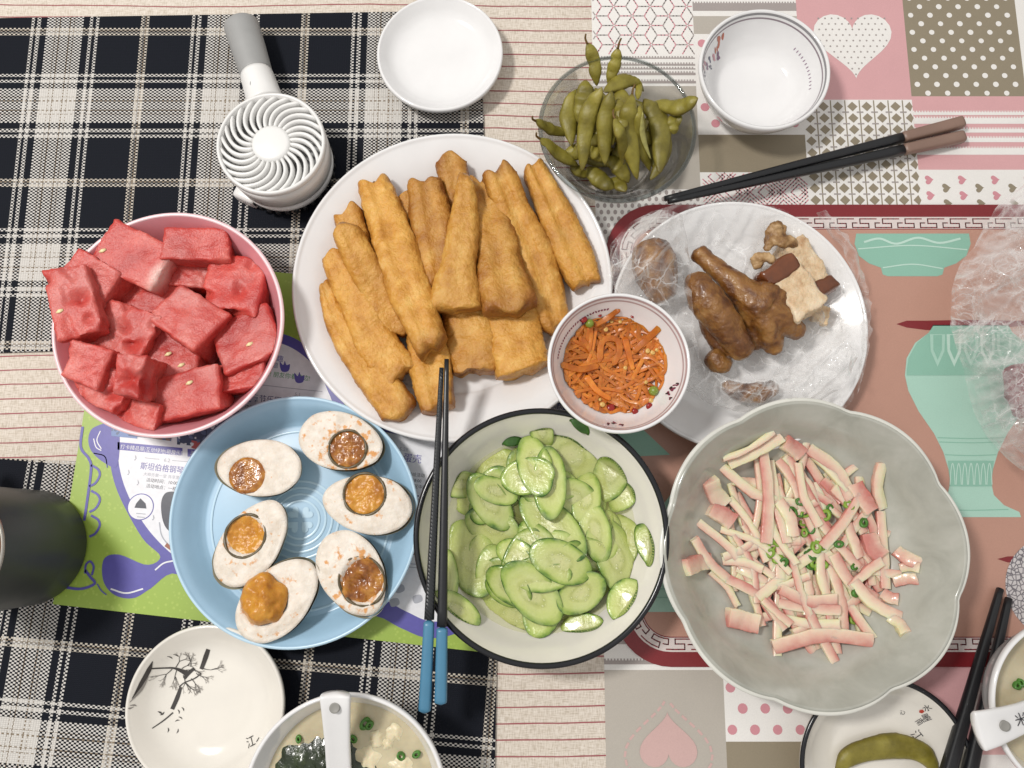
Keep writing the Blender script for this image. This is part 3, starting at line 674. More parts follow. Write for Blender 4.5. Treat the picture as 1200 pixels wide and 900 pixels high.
# ================================================================ chopsticks
def chopstick(label, group, p0, z0, p1, z1, w0, w1, split, hmat, bmat, px_tip=None):
    a = at(*p0, z0); b = at(*p1, z1); n = 24; path = np.array([a*(1-t)+b*t for t in np.linspace(0, 1, n)])
    s_ = ppm((p0[0]+p1[0])/2, (p0[1]+p1[1])/2, (z0+z1)/2); w = np.linspace(w0, w1, n)*s_/2
    root = empty('chopstick', (a[0]+b[0])/2*np.array((1, 0, 0))+np.array((0, (a[1]+b[1])/2, min(z0, z1)-w1*s_/2)), label, 'chopstick', group)
    k = max(1, int(split*(n-1)))
    hp = np.array([path[k]*(1-t)+path[-1]*t for t in np.linspace(0, 1, 30)]); hw_ = np.linspace(w[k], w[-1], 30)*1.04
    V, Fc = sweep(path[:k+1], w[:k+1], w[:k+1], 16, sq(.72)); mesh_obj('shaft', V, Fc, bmat, root)
    w2 = hw_*ends(30, .012, .05, 2.2); V, Fc = sweep(hp, w2, w2, 20, sq(.6)); mesh_obj('handle', V, Fc, hmat, root)
    return root
def lacquer(name, col, ridged=False):
    m = M(name); m.base(S(col))
    if ridged:
        sp = m.n('ShaderNodeSeparateXYZ'); m.l(m.coord(), sp.inputs[0])
        m.bump(m.math('SINE', m.math('MULTIPLY_ADD', sp.outputs[1], 2600, m.math('MULTIPLY', sp.outputs[0], 2600))), .35, .0004)
    else: m.bump(m.noise(m.coord(), 400, 2), .08, .0004)
    return m.set(rough=.33, spec=.5)
KB = lacquer('matt_black', '1b1c1f'); KR = lacquer('ridged_black', '26282b', True); BLU = plain('blue_plastic', '487e9d', .35, .06); BRN = plain('brown_resin', '8a6f62', .4, .08)
chopstick('blue-ended black chopstick with a ridged shaft, nearer the egg plate', 'blue-ended chopsticks on the cucumber bowl', (517.5, 431), .060, (497.5, 836), .052, 5.6, 14, .765, BLU, KR)
chopstick('blue-ended black chopstick with a smooth shaft, nearer the cucumber slices', 'blue-ended chopsticks on the cucumber bowl', (523.5, 421), .061, (516.5, 826), .0525, 5.6, 14, .795, BLU, KB)
chopstick('brown-ended black chopstick lying nearer the rice bowl', 'brown-ended chopsticks on the tablecloth', (779, 233), .0265, (1129, 143), .006, 6, 14, .79, BRN, KB)
chopstick('brown-ended black chopstick lying nearer the key-pattern border', 'brown-ended chopsticks on the tablecloth', (783, 236), .0262, (1130, 160), .006, 6, 14, .79, BRN, KB)
chopstick('plain black chopstick resting on the pod plate edge, farther from the spoon', 'plain black chopsticks on the pod plate', (1172, 690), .006, (1098, 950), .0315, 8, 19, .9, KB, KB)
chopstick('plain black chopstick resting on the pod plate edge, beside the spoon tip', 'plain black chopsticks on the pod plate', (1182, 701), .006, (1122, 965), .0315, 8, 19, .9, KB, KB)
# ================================================================ mug
MB_ = plain('charcoal_metal', '3f4240', .42, .12, 30, .05, 400, spec=.4); STL = plain('brushed_steel', 'b9b4ac', .25, .06, metal=.9); TEAL = plain('brown_tea', '8a4b22', .08, .1)
mc = at(40, 641, 0); mr = 66*ppm(40, 641); mz = Z
mug = empty('travel_mug', (mc[0], mc[1], mz), 'dark charcoal metal mug with a steel lip standing at the table edge', 'mug')
V, Fc = lathe([(.0005, 0), (mr*.93, 0), (mr, .003), (mr, .03), (mr*1.01, .06), (mr*1.0, .085), (mr*.985, .092)], 96, None, (*mc[:2], mz)); mesh_obj('body', V, Fc, MB_, mug)
V, Fc = lathe([(mr*.985, .092), (mr*.97, .0938), (mr*.935, .0932), (mr*.92, .088), (mr*.92, .05), (mr*.9, .01), (.0005, .008)], 96, None, (*mc[:2], mz)); mesh_obj('lip', V, Fc, STL, mug)
V, Fc = lathe([(.0004, .074), (mr*.919, .074)], 64, None, (*mc[:2], mz)); mesh_obj('tea', V, [q[::-1] for q in Fc], TEAL, mug)
a = math.radians(122); d = np.array((math.cos(a), math.sin(a), 0)); b = np.array((mc[0], mc[1], mz))
P = catmull([b+d*mr*.97+np.array((0, 0, .082)), b+d*(mr+.017)+np.array((0, 0, .084)), b+d*(mr+.026)+np.array((0, 0, .06)), b+d*(mr+.018)+np.array((0, 0, .03)), b+d*mr*.97+np.array((0, 0, .022))], 30)
V, Fc = sweep(P, .0055, .004, 14, sq(.8), up=(-d[1], d[0], .01)); mesh_obj('handle', V, Fc, MB_, mug)
# ================================================================ hand fan
FW = plain('white_plastic', 'e8e7e5', .35, .03, spec=.45); FG = plain('grey_soft_plastic', '9b9b9a', .5, .04); FI = plain('grey_inner_plastic', '9d9d9d', .5, .04); FD = plain('dark_opening', '16171a', .6, .1)
zf_ = .047; fc_ = at(317.5, 168, zf_); fr_ = 64*ppm(317, 168, zf_)
fan = empty('hand_fan', (fc_[0], fc_[1], MZ1), 'white handheld fan with a grey handle lying on the check placemat', 'fan')
def fz(prof, name, mat, par=None, seg=96):
    V, Fc = lathe(prof, seg, None, (fc_[0], fc_[1], 0)); return mesh_obj(name, V, Fc, mat, par or fan)
hs = fz([(.0004, MZ1+.001), (fr_*.62, MZ1+.001), (fr_*.86, MZ1+.004), (fr_*.95, .013), (fr_*.955, .018), (fr_*.93, .0185), (fr_*.93, .021), (fr_*.965, .0215), (fr_*.985, .034), (fr_*.99, zf_-.003), (fr_*.94, zf_-.004), (fr_*.90, .030), (fr_*.6, .028), (.0004, .028)], 'housing', FW)
fz([(fr_*.925, zf_-.003), (fr_*.935, zf_+.0008), (fr_*.965, zf_+.0016), (fr_*.995, zf_+.0004), (fr_*1.0, zf_-.003), (fr_*.96, zf_-.005), (fr_*.925, zf_-.003)], 'front_ring', FW)
fz([(fr_*.90, .0305), (fr_*.5, .0292), (.0004, .0292)], 'inner_plate', FI)
hr = fr_*.355
fz([(.0004, zf_+.0012), (hr*.8, zf_+.0011), (hr*.97, zf_+.0003), (hr, zf_-.001), (hr, .0293)], 'hub', FW, seg=64)
for q in range(26):
    a0 = 2*PI*q/26; P = []
    for t in np.linspace(0, 1, 12):
        r = hr*.97+(fr_*.945-hr*.97)*t; a = a0-.62*(t**1.15)*1.05+.12*math.sin(t*PI); P.append((fc_[0]+r*math.cos(a), fc_[1]+r*math.sin(a), zf_-.0042))
    V, Fc = sweep(P, .0013, .0042, 8, sq(.6)); mesh_obj('grille_blade', V, Fc, FW, fan)
for q in range(34):
    a = 2*PI*q/34
    c = (fc_[0]+fr_*.925*math.cos(a), fc_[1]+fr_*.925*math.sin(a), .0105); V, Fc = box(c, .004, .0032, .0052, a, .2, 2)
    mesh_obj('vent_slot', V, Fc, FD, fan)
for q in range(8):
    a = random.uniform(0, 6.3); r = fr_*random.uniform(.6, .82); V, Fc = lathe([(.0003, .0312), (.0013, .0310), (.0014, .0296)], 10, None, (fc_[0]+r*math.cos(a), fc_[1]+r*math.sin(a), 0)); mesh_obj('screw_hole', V, Fc, FD, fan)
h0 = at(281, 24, .020); h1 = at(301, 88, .021); n = 30
P = np.array([h0*(1-t)+h1*t for t in np.linspace(0, 1, n)]); wv_ = np.interp(np.linspace(0, 1, n), [0, .5, 1], [20.5, 20, 18.5])*ppm(290, 50, .02)
V, Fc = sweep(P, wv_*ends(n, .12, .001, 2.6), wv_*.95*ends(n, .12, .001, 2.6), 28); mesh_obj('handle', V, Fc, FG, fan)
h2 = at(312, 122, .024); P = np.array([h1*(1-t)+h2*t for t in np.linspace(0, 1, 14)]); V, Fc = sweep(P, np.interp(np.linspace(0, 1, 14), [0, 1], [19, 21])*ppm(300, 100, .02), .0125, 28); col_ = mesh_obj('neck', V, Fc, FW, fan)
c = at(299, 98, .0335); V, Fc = lathe([(.0003, .0345), (.0036, .0342), (.0042, .0330), (.0042, .029)], 32, None, (c[0], c[1], 0)); mesh_obj('power_button', V, Fc, FI, fan)
c = at(290, 228, .010); V, Fc = box((c[0], c[1], MZ1+.0065), .018, .012, .013, math.radians(-25), .35, 5); mesh_obj('foot', V, Fc, FW, fan)
# ================================================================ spoons
def spoon(label, P, w, mat=WP, hole=None, mark=None):
    n = 40; path = catmull(P, n); wd_ = np.interp(np.linspace(0, 1, n), np.linspace(0, 1, len(w)), w)*ends(n, .05, .04, 2.5)
    def pf(th, t):
        c, s_ = math.cos(th), math.sin(th); a = math.copysign(abs(c)**.7, c); b = math.copysign(abs(s_)**.7, s_)
        return a, b+(.55*(abs(a)**2)-.3 if True else 0)
    root = empty('soup_spoon', (path[-1][0], path[-1][1], path[:, 2].min()), label, 'spoon', 'porcelain spoons in the soup bowls')
    V, Fc = sweep(path, wd_, .0036*ends(n, .05, .04, 2.5), 24, pf); mesh_obj('handle', V, Fc, mat, root)
    # scoop at the far end
    e = path[-1]; d = (path[-1]-path[-6]); d[2] = 0; d /= np.linalg.norm(d); sd = np.array((-d[1], d[0], 0)); V = []; nr, na = 12, 40
    for sgn in (0, 1):
        for i in range(nr+1):
            r = i/nr
            for j in range(na):
                a = 2*PI*j/na; V.append(e+d*(.024+.027*r*math.cos(a))+sd*.019*r*math.sin(a)+np.array((0, 0, -.002-.016*(1-r**2)-(.0022 if sgn else 0))))
    Fc = grid_faces(nr+1, na)+[q[::-1] for q in grid_faces(nr+1, na, base=(nr+1)*na)]; b = nr*na; c_ = (2*nr+1)*na
    Fc += [(b+j, b+(j+1) % na, c_+(j+1) % na, c_+j) for j in range(na)]
    mesh_obj('scoop', V, Fc, mat, root)
    if hole is not None:
        i = hole; V, Fc = lathe([(.0002, .0), (.0022, .0), (.0030, .0004), (.0031, -.002)], 20, None, tuple(path[i]+np.array((0, 0, .0042)))); mesh_obj('hole', V, Fc, plain('hole_grey', '8f8d88', .5), root)
    return root, path
s1, _ = spoon('white porcelain spoon leaning on the rim of the seaweed soup bowl', [at(393, 812, .083), at(394, 830, .079), at(396, 870, .066), at(398, 905, .053), at(400, 935, .042)], [.0092, .0085, .0075, .0075, .0085], hole=9)
s2, ph_ = spoon('white porcelain spoon with a black mark leaning in the cloudy soup bowl', [at(1143, 857, .071), at(1163, 852, .070), at(1195, 841, .064), at(1225, 828, .055), at(1250, 818, .045)], [.0115, .0105, .0085, .008, .009], hole=13)
p = Print(.0685); p.text('米', at(1191, 851, .068)[:2], .008, INKB, 0, .3); p.build('printed_mark', s2)
# ================================================================ piles of food
class Pile:
    """height of what already lies in a dish, so each new piece rests on the ones below"""
    def __init__(s, dish, n=181, cap=.1):
        s.d = dish; s.n = n; s.R = dish.R*1.05; g_ = np.linspace(-s.R, s.R, n); gx, gy = np.meshgrid(g_, g_, indexing='ij'); s.gx, s.gy = gx, gy
        r = np.hypot(gx, gy); s.H = np.interp(r, dish.I[:, 0], dish.I[:, 1])+dish.z0; s.cap = cap
    def mask(s, p, rad): return (s.gx-(p[0]-s.d.c[0]))**2+(s.gy-(p[1]-s.d.c[1]))**2 < rad*rad
    def avg(s, p, rad, q=None):
        i0 = int((p[0]-s.d.c[0]+s.R)/(2*s.R)*(s.n-1)); j0 = int((p[1]-s.d.c[1]+s.R)/(2*s.R)*(s.n-1)); k = max(1, int(rad/(2*s.R)*(s.n-1)))
        i0 = min(max(i0, 0), s.n-1); j0 = min(max(j0, 0), s.n-1)
        a = s.H[max(0, i0-k):i0+k+1, max(0, j0-k):j0+k+1]
        return float(a.mean() if q is None else np.quantile(a, q))
    def stamp(s, p, rad, z):
        i0 = int((p[0]-s.d.c[0]+s.R)/(2*s.R)*(s.n-1)); j0 = int((p[1]-s.d.c[1]+s.R)/(2*s.R)*(s.n-1)); k = int(rad/(2*s.R)*(s.n-1))+1
        sl = (slice(max(0, i0-k), max(0, i0+k+1)), slice(max(0, j0-k), max(0, j0+k+1)))
        m_ = (s.gx[sl]-(p[0]-s.d.c[0]))**2+(s.gy[sl]-(p[1]-s.d.c[1]))**2 < rad*rad
        h = s.H[sl]; h[m_] = np.maximum(h[m_], z)
def lay(pile, pts, halfw, thick, stiff=True, n=20, z0=.03, lift=1.0, sink=0.0, add=None):
    """unproject a pixel path and rest it on the pile; returns the 3-D centre line"""
    P = catmull(pts, n); z = np.full(n, z0)
    for it in range(3):
        W = np.array([at(x, y_, zz) for (x, y_), zz in zip(P, z)])
        sup = np.array([pile.avg(w, halfw*.8) for w in W])
        t = np.linspace(-1, 1, n)
        if stiff:
            c = np.polyfit(t, sup, 1); line = np.polyval(c, t); line += max(0, (sup-line).max())*.55*lift; s_ = line
        else:
            k = np.ones(7)/7; s_ = np.convolve(np.pad(sup, 3, mode='edge'), k, 'valid')
        z = np.minimum(s_, pile.cap)+thick/2-sink
        if add is not None: z = z+add
    W = np.array([at(x, y_, zz) for (x, y_), zz in zip(P, z)])
    for w in W[::2]: pile.stamp(w, halfw*.85, w[2]+thick*.42)
    return W
def fit(d, V, m=.0006):
    """keep a piece inside the wall of its dish"""
    V = np.array(V, float); dx, dy_ = V[:, 0]-d.c[0], V[:, 1]-d.c[1]; r = np.hypot(dx, dy_)+1e-9
    zi = np.interp(r, d.I[:, 0], d.I[:, 1])+d.z0+m; low = V[:, 2] < zi
    ra_ = np.interp(V[:, 2]-d.z0-m, d.I[:, 1]+np.arange(len(d.I))*1e-7, d.I[:, 0]); ra_ = np.maximum(ra_, d.R*.45)
    k = np.where(low & (r > ra_), ra_/r, 1.0); V[:, 0] = d.c[0]+dx*k; V[:, 1] = d.c[1]+dy_*k
    r = np.hypot(V[:, 0]-d.c[0], V[:, 1]-d.c[1]); V[:, 2] = np.maximum(V[:, 2], np.where(r < d.R, np.interp(r, d.I[:, 0], d.I[:, 1])+d.z0+m*.5, V[:, 2]))
    return V
def disp(V, s, amp, seed, fine=None):
    out = []
    c = V.mean(0)
    for v in V:
        d = v-c; d = d/(np.linalg.norm(d)+1e-9); k = nz(v, s, seed)*amp+(nz(v, fine[0], seed+5)*fine[1] if fine else 0); out.append(v+d*k)
    return np.array(out)
# ---------------------------------------------------------------- fried dough sticks
DG = food('fried_dough', [(.25, 'ab701f'), (.42, 'c68c38'), (.58, 'd5a04c'), (.8, 'e5bd70')], 95, .42, .9, 520, .0014, sss=.12, sssr=(1, .5, .2), var=.08)
k = DG.attr(); n1 = DG.noise(DG.coord(), 130, 4); g_ = DG.math('MULTIPLY', DG.math('SMOOTHSTEP', .25, .95, k) if 0 else DG.math('POWER', k, 1.6), DG.math('MULTIPLY_ADD', n1, .9, .35))
DG.base(DG.mix(DG.math('MINIMUM', g_, .92), DG.c.outputs[0], S('824612'))); bl = DG.math('ADD', DG.math('MULTIPLY', DG.vor(DG.coord(), 380, 'SMOOTH_F1'), -1.2), DG.noise(DG.coord(), 900, 3)); DG.bump(bl, .55, .0012); DGm = DG.m
pile = Pile(bigp, cap=.055)
# pixel path, start/end half widths (px), groove, browning, extra lift
dough = [
 ([(408, 246), (420, 300), (440, 360)], [17, 20, 18], .1, .25, 0),
 ([(480, 226), (490, 270), (505, 320)], [19, 20, 20], .1, .65, 0),
 ([(381, 334), (400, 385), (430, 430), (470, 484)], [9, 16, 20, 24], .25, .3, 0),
 ([(527, 186), (538, 235), (556, 300)], [19, 17, 20], .2, .5, 0),
 ([(495, 372), (505, 425), (514, 484)], [22, 26, 20], .3, .3, 0),
 ([(545, 358), (552, 400), (556, 438)], [30, 34, 28], .1, .45, 0),
 ([(596, 350), (604, 395), (615, 438)], [30, 34, 32], .12, -.1, 0),
 ([(498, 212), (507, 260), (519, 335)], [20, 27, 26], .3, .65, 0),
 ([(562, 214), (578, 280), (597, 366)], [20, 26, 32], .35, .5, 0),
 ([(622, 194), (648, 245), (668, 290), (690, 336)], [13, 20, 24, 17], .5, .25, 0),
 ([(388, 294), (415, 350), (440, 400), (472, 446)], [14, 21, 25, 26], .12, .2, 0),
 ([(405, 268), (425, 310), (447, 350), (466, 392)], [15, 20, 21, 19], .2, .3, 0),
 ([(582, 200), (602, 250), (628, 310), (652, 386)], [19, 22, 24, 20], .5, .2, 0),
 ([(438, 212), (456, 270), (478, 335), (506, 408)], [20, 24, 26, 21], .3, .1, 0),
 ([(546, 208), (545, 260), (538, 310), (532, 364)], [9, 18, 20, 33], .1, .0, 0),
]
dlab = ['pale blunt fried dough stick lying lowest', '']
dl = ['short golden end peeping out from under the uppermost left sticks', 'brown narrow stick squeezed beside the dark upright one', 'golden stick with a knobbed end nearest the egg plate',
 'stubby brown stick whose broad end points at the plain plate', 'bulging golden piece under the black chopstick tips', 'broad brown piece just right of the chopstick tips', 'pale blunt block-shaped piece next to the carrot bowl',
 'dark brown upright stick in the middle of the heap', 'broad brown stick under the pinched pale one', 'deeply grooved stick nearest the glass bowl', 'wide smooth golden stick on the egg-plate side of the heap',
 'golden stick lying between two wide ones', 'long grooved stick pointing at the carrot bowl', 'longest pale golden stick lying on top', 'pinched pale stick flaring at one end, topmost of the heap']
def dough_stick(i, P, w, groove, brown):
    cx, cy = P[len(P)//2]; s_ = ppm(cx, cy, .035); n = 84; k_ = 40
    hw = np.interp(np.linspace(0, 1, n), np.linspace(0, 1, len(w)), w); hw = np.convolve(np.pad(hw, 4, mode='edge'), np.ones(9)/9, 'valid')*s_
    th = .021*min(1.1, (np.mean(w)/22)); W = lay(pile, P, hw.mean(), th, True, n, lift=.8, sink=.001)
    e = ends(n, .05, .05, 3.2)
    def pf(t_, t):
        c, sn = math.cos(t_), math.sin(t_); a = math.copysign(abs(c)**.72, c); b = math.copysign(abs(sn)**.62, sn)
        b *= 1-groove*math.exp(-(a/.2)**2)*(1 if sn > 0 else .3); return a, b
    V, Fc = sweep(W, hw*e, th/2*e*np.interp(np.linspace(0, 1, n), [0, .5, 1], [1, 1.0, 1]), k_, pf)
    sd = i*3.7; out = []; at_ = []
    for q, v in enumerate(V):
        ring_ = min(q//k_, n-1); c = W[ring_] if q < n*k_ else W[0 if q == n*k_ else -1]; d = v-c; l = np.linalg.norm(d)+1e-9
        tt = ring_/(n-1); endk = max(0, 1-min(tt, 1-tt)/.10)
        m_ = 1+.17*nz(v, 32, sd)+.07*nz(v, 110, sd+2)+.055*nz(v, 330, sd+4)+.03*nz(v, 700, sd+6); sh = W[-1]-W[0]; sh = sh/np.linalg.norm(sh)
        vv = c+d*m_+sh*(nz((v[0], v[1], 0), 110, sd+9)*.009*endk if q < n*k_ else 0); out.append(vv)
        side = abs(math.cos(2*PI*(q % k_)/k_))**3
        at_.append(min(1, max(0, brown*1.05+.62*side+.45*endk+.55*nz(v, 60, sd+7)-.16)))
    o = mesh_obj('fried_dough_stick', out, Fc, DGm, attr=at_); tag(o, 'fried dough: '+dl[i], 'dough stick', 'fried dough sticks on the large white plate')
for i, (P, w, gr, br, _) in enumerate(dough): dough_stick(i, P, w, gr, br)
# ---------------------------------------------------------------- watermelon
WM = food('watermelon_flesh', [(.3, 'ac302b'), (.46, 'c44840'), (.58, 'cf5a50'), (.75, 'de8277')], 42, .36, .6, 900, .0007, sss=.35, sssr=(1, .22, .16), var=.08, dist=.3, spec=.5, detail=4)
k = WM.attr(); gr_ = WM.noise(WM.coord(), 620, 3); WM.base(WM.mix(k, WM.mix(WM.ramp(gr_, [(.4, (.4, .4, .4)), (.62, (0, 0, 0))]), WM.c.outputs[0], S('b23a38')), S('f0d6cc'))); v2 = WM.vor(WM.coord(), 650); 
WMm = WM.m; SD = plain('pale_seed', 'e9d9a6', .35, .1); 
pile = Pile(melb, cap=.052)
cr = lambda x, y_: (50+x/3.214, 240+y_/3.214)
mel = [  # crop centre, size, rotation, tilt(x,y), height, label
 (560, 265, 170, 130, 10, (.2, .1), .026, 'chunk deep between the pale-tipped one and the bowl middle'),
 (400, 372, 240, 150, 6, (.1, -.2), .026, 'flat chunk half buried under the clean-cut square one'),
 (205, 290, 190, 165, 32, (.2, .3), .028, 'dark rounded chunk tucked behind the seeded outer one'),
 (165, 548, 100, 130, -10, (.2, 0), .024, 'small chunk low against the side next to the bare tablecloth'),
 (210, 705, 100, 110, 10, (.3, 0), .022, 'low chunk almost hidden at the bowl wall'),
 (250, 690, 210, 160, 24, (-.1, .2), .026, 'lumpy chunk with torn flesh over the bowl wall'),
 (200, 612, 150, 150, 18, (.2, .1), .028, 'blocky chunk above the red-lined tablecloth'),
 (375, 785, 190, 100, 16, (-.3, 0), .024, 'narrow chunk lying lowest over the flyer corner'),
 (755, 655, 180, 110, -6, (-.2, -.3), .024, 'slim wedge along the wall facing the egg plate'),
 (525, 590, 190, 200, 12, (.1, -.1), .030, 'rounded chunk with pale seeds under the square one'),
 (610, 168, 230, 125, 1, (.25, 0), .030, 'oblong chunk against the wall below the fan'),
 (745, 318, 240, 215, 9, (-.05, -.15), .031, 'big rough-faced chunk next to the dough plate'),
 (790, 522, 250, 200, -24, (-.15, -.2), .030, 'wedge-shaped chunk with one plump cream seed'),
 (550, 725, 290, 165, -13, (-.15, .05), .030, 'long smooth slab facing the egg plate'),
 (152, 388, 165, 260, -17, (.25, .1), .034, 'tall leaning chunk with a seed, sticking out over the rim'),
 (370, 212, 270, 175, 27, (.2, .1), .034, 'chunk with a pale whitish tip near the fan'),
 (335, 490, 220, 195, 22, (-.1, .1), .034, 'craggy chunk with holes at the bowl middle'),
 (575, 445, 225, 195, 33, (-.05, -.05), .033, 'clean-cut square chunk topmost in the heap'),
 (365, 655, 115, 165, 8, (-.1, .1), .034, 'small notched chunk standing between the slab and torn one')]
RV, RF = rbox(20, .10)
for i, (x, y_, w, h, rot, (tx, ty), ht, lb) in enumerate(mel):
    px, py = cr(x, y_); z = .045
    for it in range(3):
        c = at(px, py, z); s_ = ppm(px, py, z)/3.214; a, b = w*s_/2, h*s_/2; sup = pile.avg(c, min(a, b)*.75); z = min(sup, .05)*.72+.2*pile.cap*.3+ht/2
    rnd = np.random.RandomState(i+3); C8 = 1+rnd.uniform(-.2, .06, (2, 2, 2, 3))
    V = []; pale = []
    ra = math.radians(-rot)
    for v in RV:
        u = (v+1)/2; wgt = np.zeros(3)
        for ii in (0, 1):
            for jj in (0, 1):
                for kk in (0, 1): wgt += C8[ii, jj, kk]*(u[0] if ii else 1-u[0])*(u[1] if jj else 1-u[1])*(u[2] if kk else 1-u[2])
        q = v*wgt*np.array((a*1.07, b*1.07, ht/2)); q[2] += tx*q[0]*.5*(-1)+ty*q[1]*.5
        rough = .0013*nz(q, 90, i*2.3)+.0008*nz(q, 300, i+.5)+.0005*nz(q, 700, i+2)
        if i in (5, 16, 11, 18, 14): rough -= .0035*max(0, nz(q, 95, i*5.1)-.1)*3*(.4 if v[2] < 0 else 1)
        q = q+np.array(v)/np.linalg.norm(v)*rough
        V.append((c[0]+q[0]*math.cos(ra)-q[1]*math.sin(ra), c[1]+q[0]*math.sin(ra)+q[1]*math.cos(ra), z+q[2]))
        pale.append(max(0, min(.75, (v[0]-.72)*1.6*(v[2]+.4)+.4*nz(q, 80, 3))) if i == 15 else max(0, .22*nz(q, 55, i+9)))
    o = empty('watermelon_chunk', (c[0], c[1], z-ht/2), 'watermelon: '+lb, 'watermelon', 'watermelon chunks in the pink bowl')
    V = fit(melb, V); mesh_obj('flesh', V, RF, WMm, o, attr=pale, sharp=55)
    V = np.array(V)
    for sx, sy in [(s0, s1_) for k2, s0, s1_ in ((4, 0, 0), (12, .1, -.2), (14, -.4, -.3), (9, -.2, .1), (15, -.75, .1), (9, .3, -.3), (13, .2, .5)) if k2 == i]:
        tgt = np.array((c[0]+sx*a, c[1]+sy*b)); top = V[(np.hypot(V[:, 0]-tgt[0], V[:, 1]-tgt[1]) < .004)]
        zz = top[:, 2].max() if len(top) else z+ht/2
        Vs, Fs = sweep([(tgt[0]-.0020, tgt[1]-.001, zz-.0002), (tgt[0], tgt[1], zz-.0001), (tgt[0]+.0023, tgt[1]+.0012, zz-.0003)], [.0004, .0014, .0008], [.0003, .0008, .0004], 10); mesh_obj('seed', Vs, Fs, SD, o)
    for w_ in np.linspace(-.7, .7, 3):
        for u_ in np.linspace(-.7, .7, 3): pile.stamp((c[0]+w_*a*math.cos(ra)-u_*b*math.sin(ra), c[1]+w_*a*math.sin(ra)+u_*b*math.cos(ra)), min(a, b)*.42, z+ht/2)
# ---------------------------------------------------------------- salted eggs
EW = M('egg_white'); co = EW.coord(); k = EW.attr(); w_ = EW.math('MULTIPLY', EW.rnd(), 13)
b_ = EW.ramp(EW.noise(co, 160, 4, w=w_), [(.3, S('dccfbf')), (.6, S('ebe2d6')), (.8, S('f0e9e0'))])
st = EW.noise(co, 190, 5, w=w_)
st = EW.ramp(EW.math('ADD', st, EW.math('MULTIPLY', k, .14)), [(.665, (0, 0, 0)), (.75, (.85, .85, .85))])
EW.base(EW.mix(st, b_, S('d98f2c'))); EW.bump(EW.noise(co, 520, 6, w=w_, dist=1.5), .6, .0010); EWm = EW.set(rough=.5, sss=.15, sssr=(1, .8, .6))
ESm = plain('grey_green_shell', 'b4b3a0', .45, .12, 90, .1, 500)
YK = food('egg_yolk', [(.3, '6d3a12'), (.45, '96591c'), (.6, 'b87a2a'), (.78, 'cf9a45')], 150, .22, .5, 500, .001, sss=.25, sssr=(1, .4, .1), var=.06, coat=.4, coatr=.08); YKm = YK.m
YO = food('egg_yolk_orange', [(.3, 'a9691f'), (.5, 'c98a2f'), (.7, 'd9a145')], 120, .3, .45, 420, .001, sss=.25, sssr=(1, .45, .1), var=.04).m
YR = plain('yolk_ring', '5d5139', .35, .3, 300)
eggs = [  # centre, long, short, angle(img deg), yolk centre, yolk radius, raised, stain, label
 (303, 548, 100, 67, 2, 289, 557, 21.5, .15, -.2, YKm, 'with a shiny brown yolk and clean white, nearest the watermelon'),
 (399, 517, 102, 68, 14, 407, 526, 22, .1, .75, YKm, 'with orange stains and a wrinkled dark yolk, nearest the dough plate'),
 (430, 591, 107, 68, 9, 427, 579, 24.5, .05, .25, YO, 'with a ringed orange yolk, touching the plate rim beside the chopsticks'),
 (294, 636, 112, 69, -57, 287, 628, 23, -.2, .3, YO, 'with a sunken orange yolk and grey shell tip, nearest the mug'),
 (325, 703, 114, 74, -46, 309, 704, 29, 1.0, .15, YO, 'with a torn yolk bulging over its edge, nearest the tree plate'),
 (412, 672, 108, 74, 58, 424, 681, 26, -.1, .5, YKm, 'with a broken hollow yolk, nearest the cucumber bowl')]
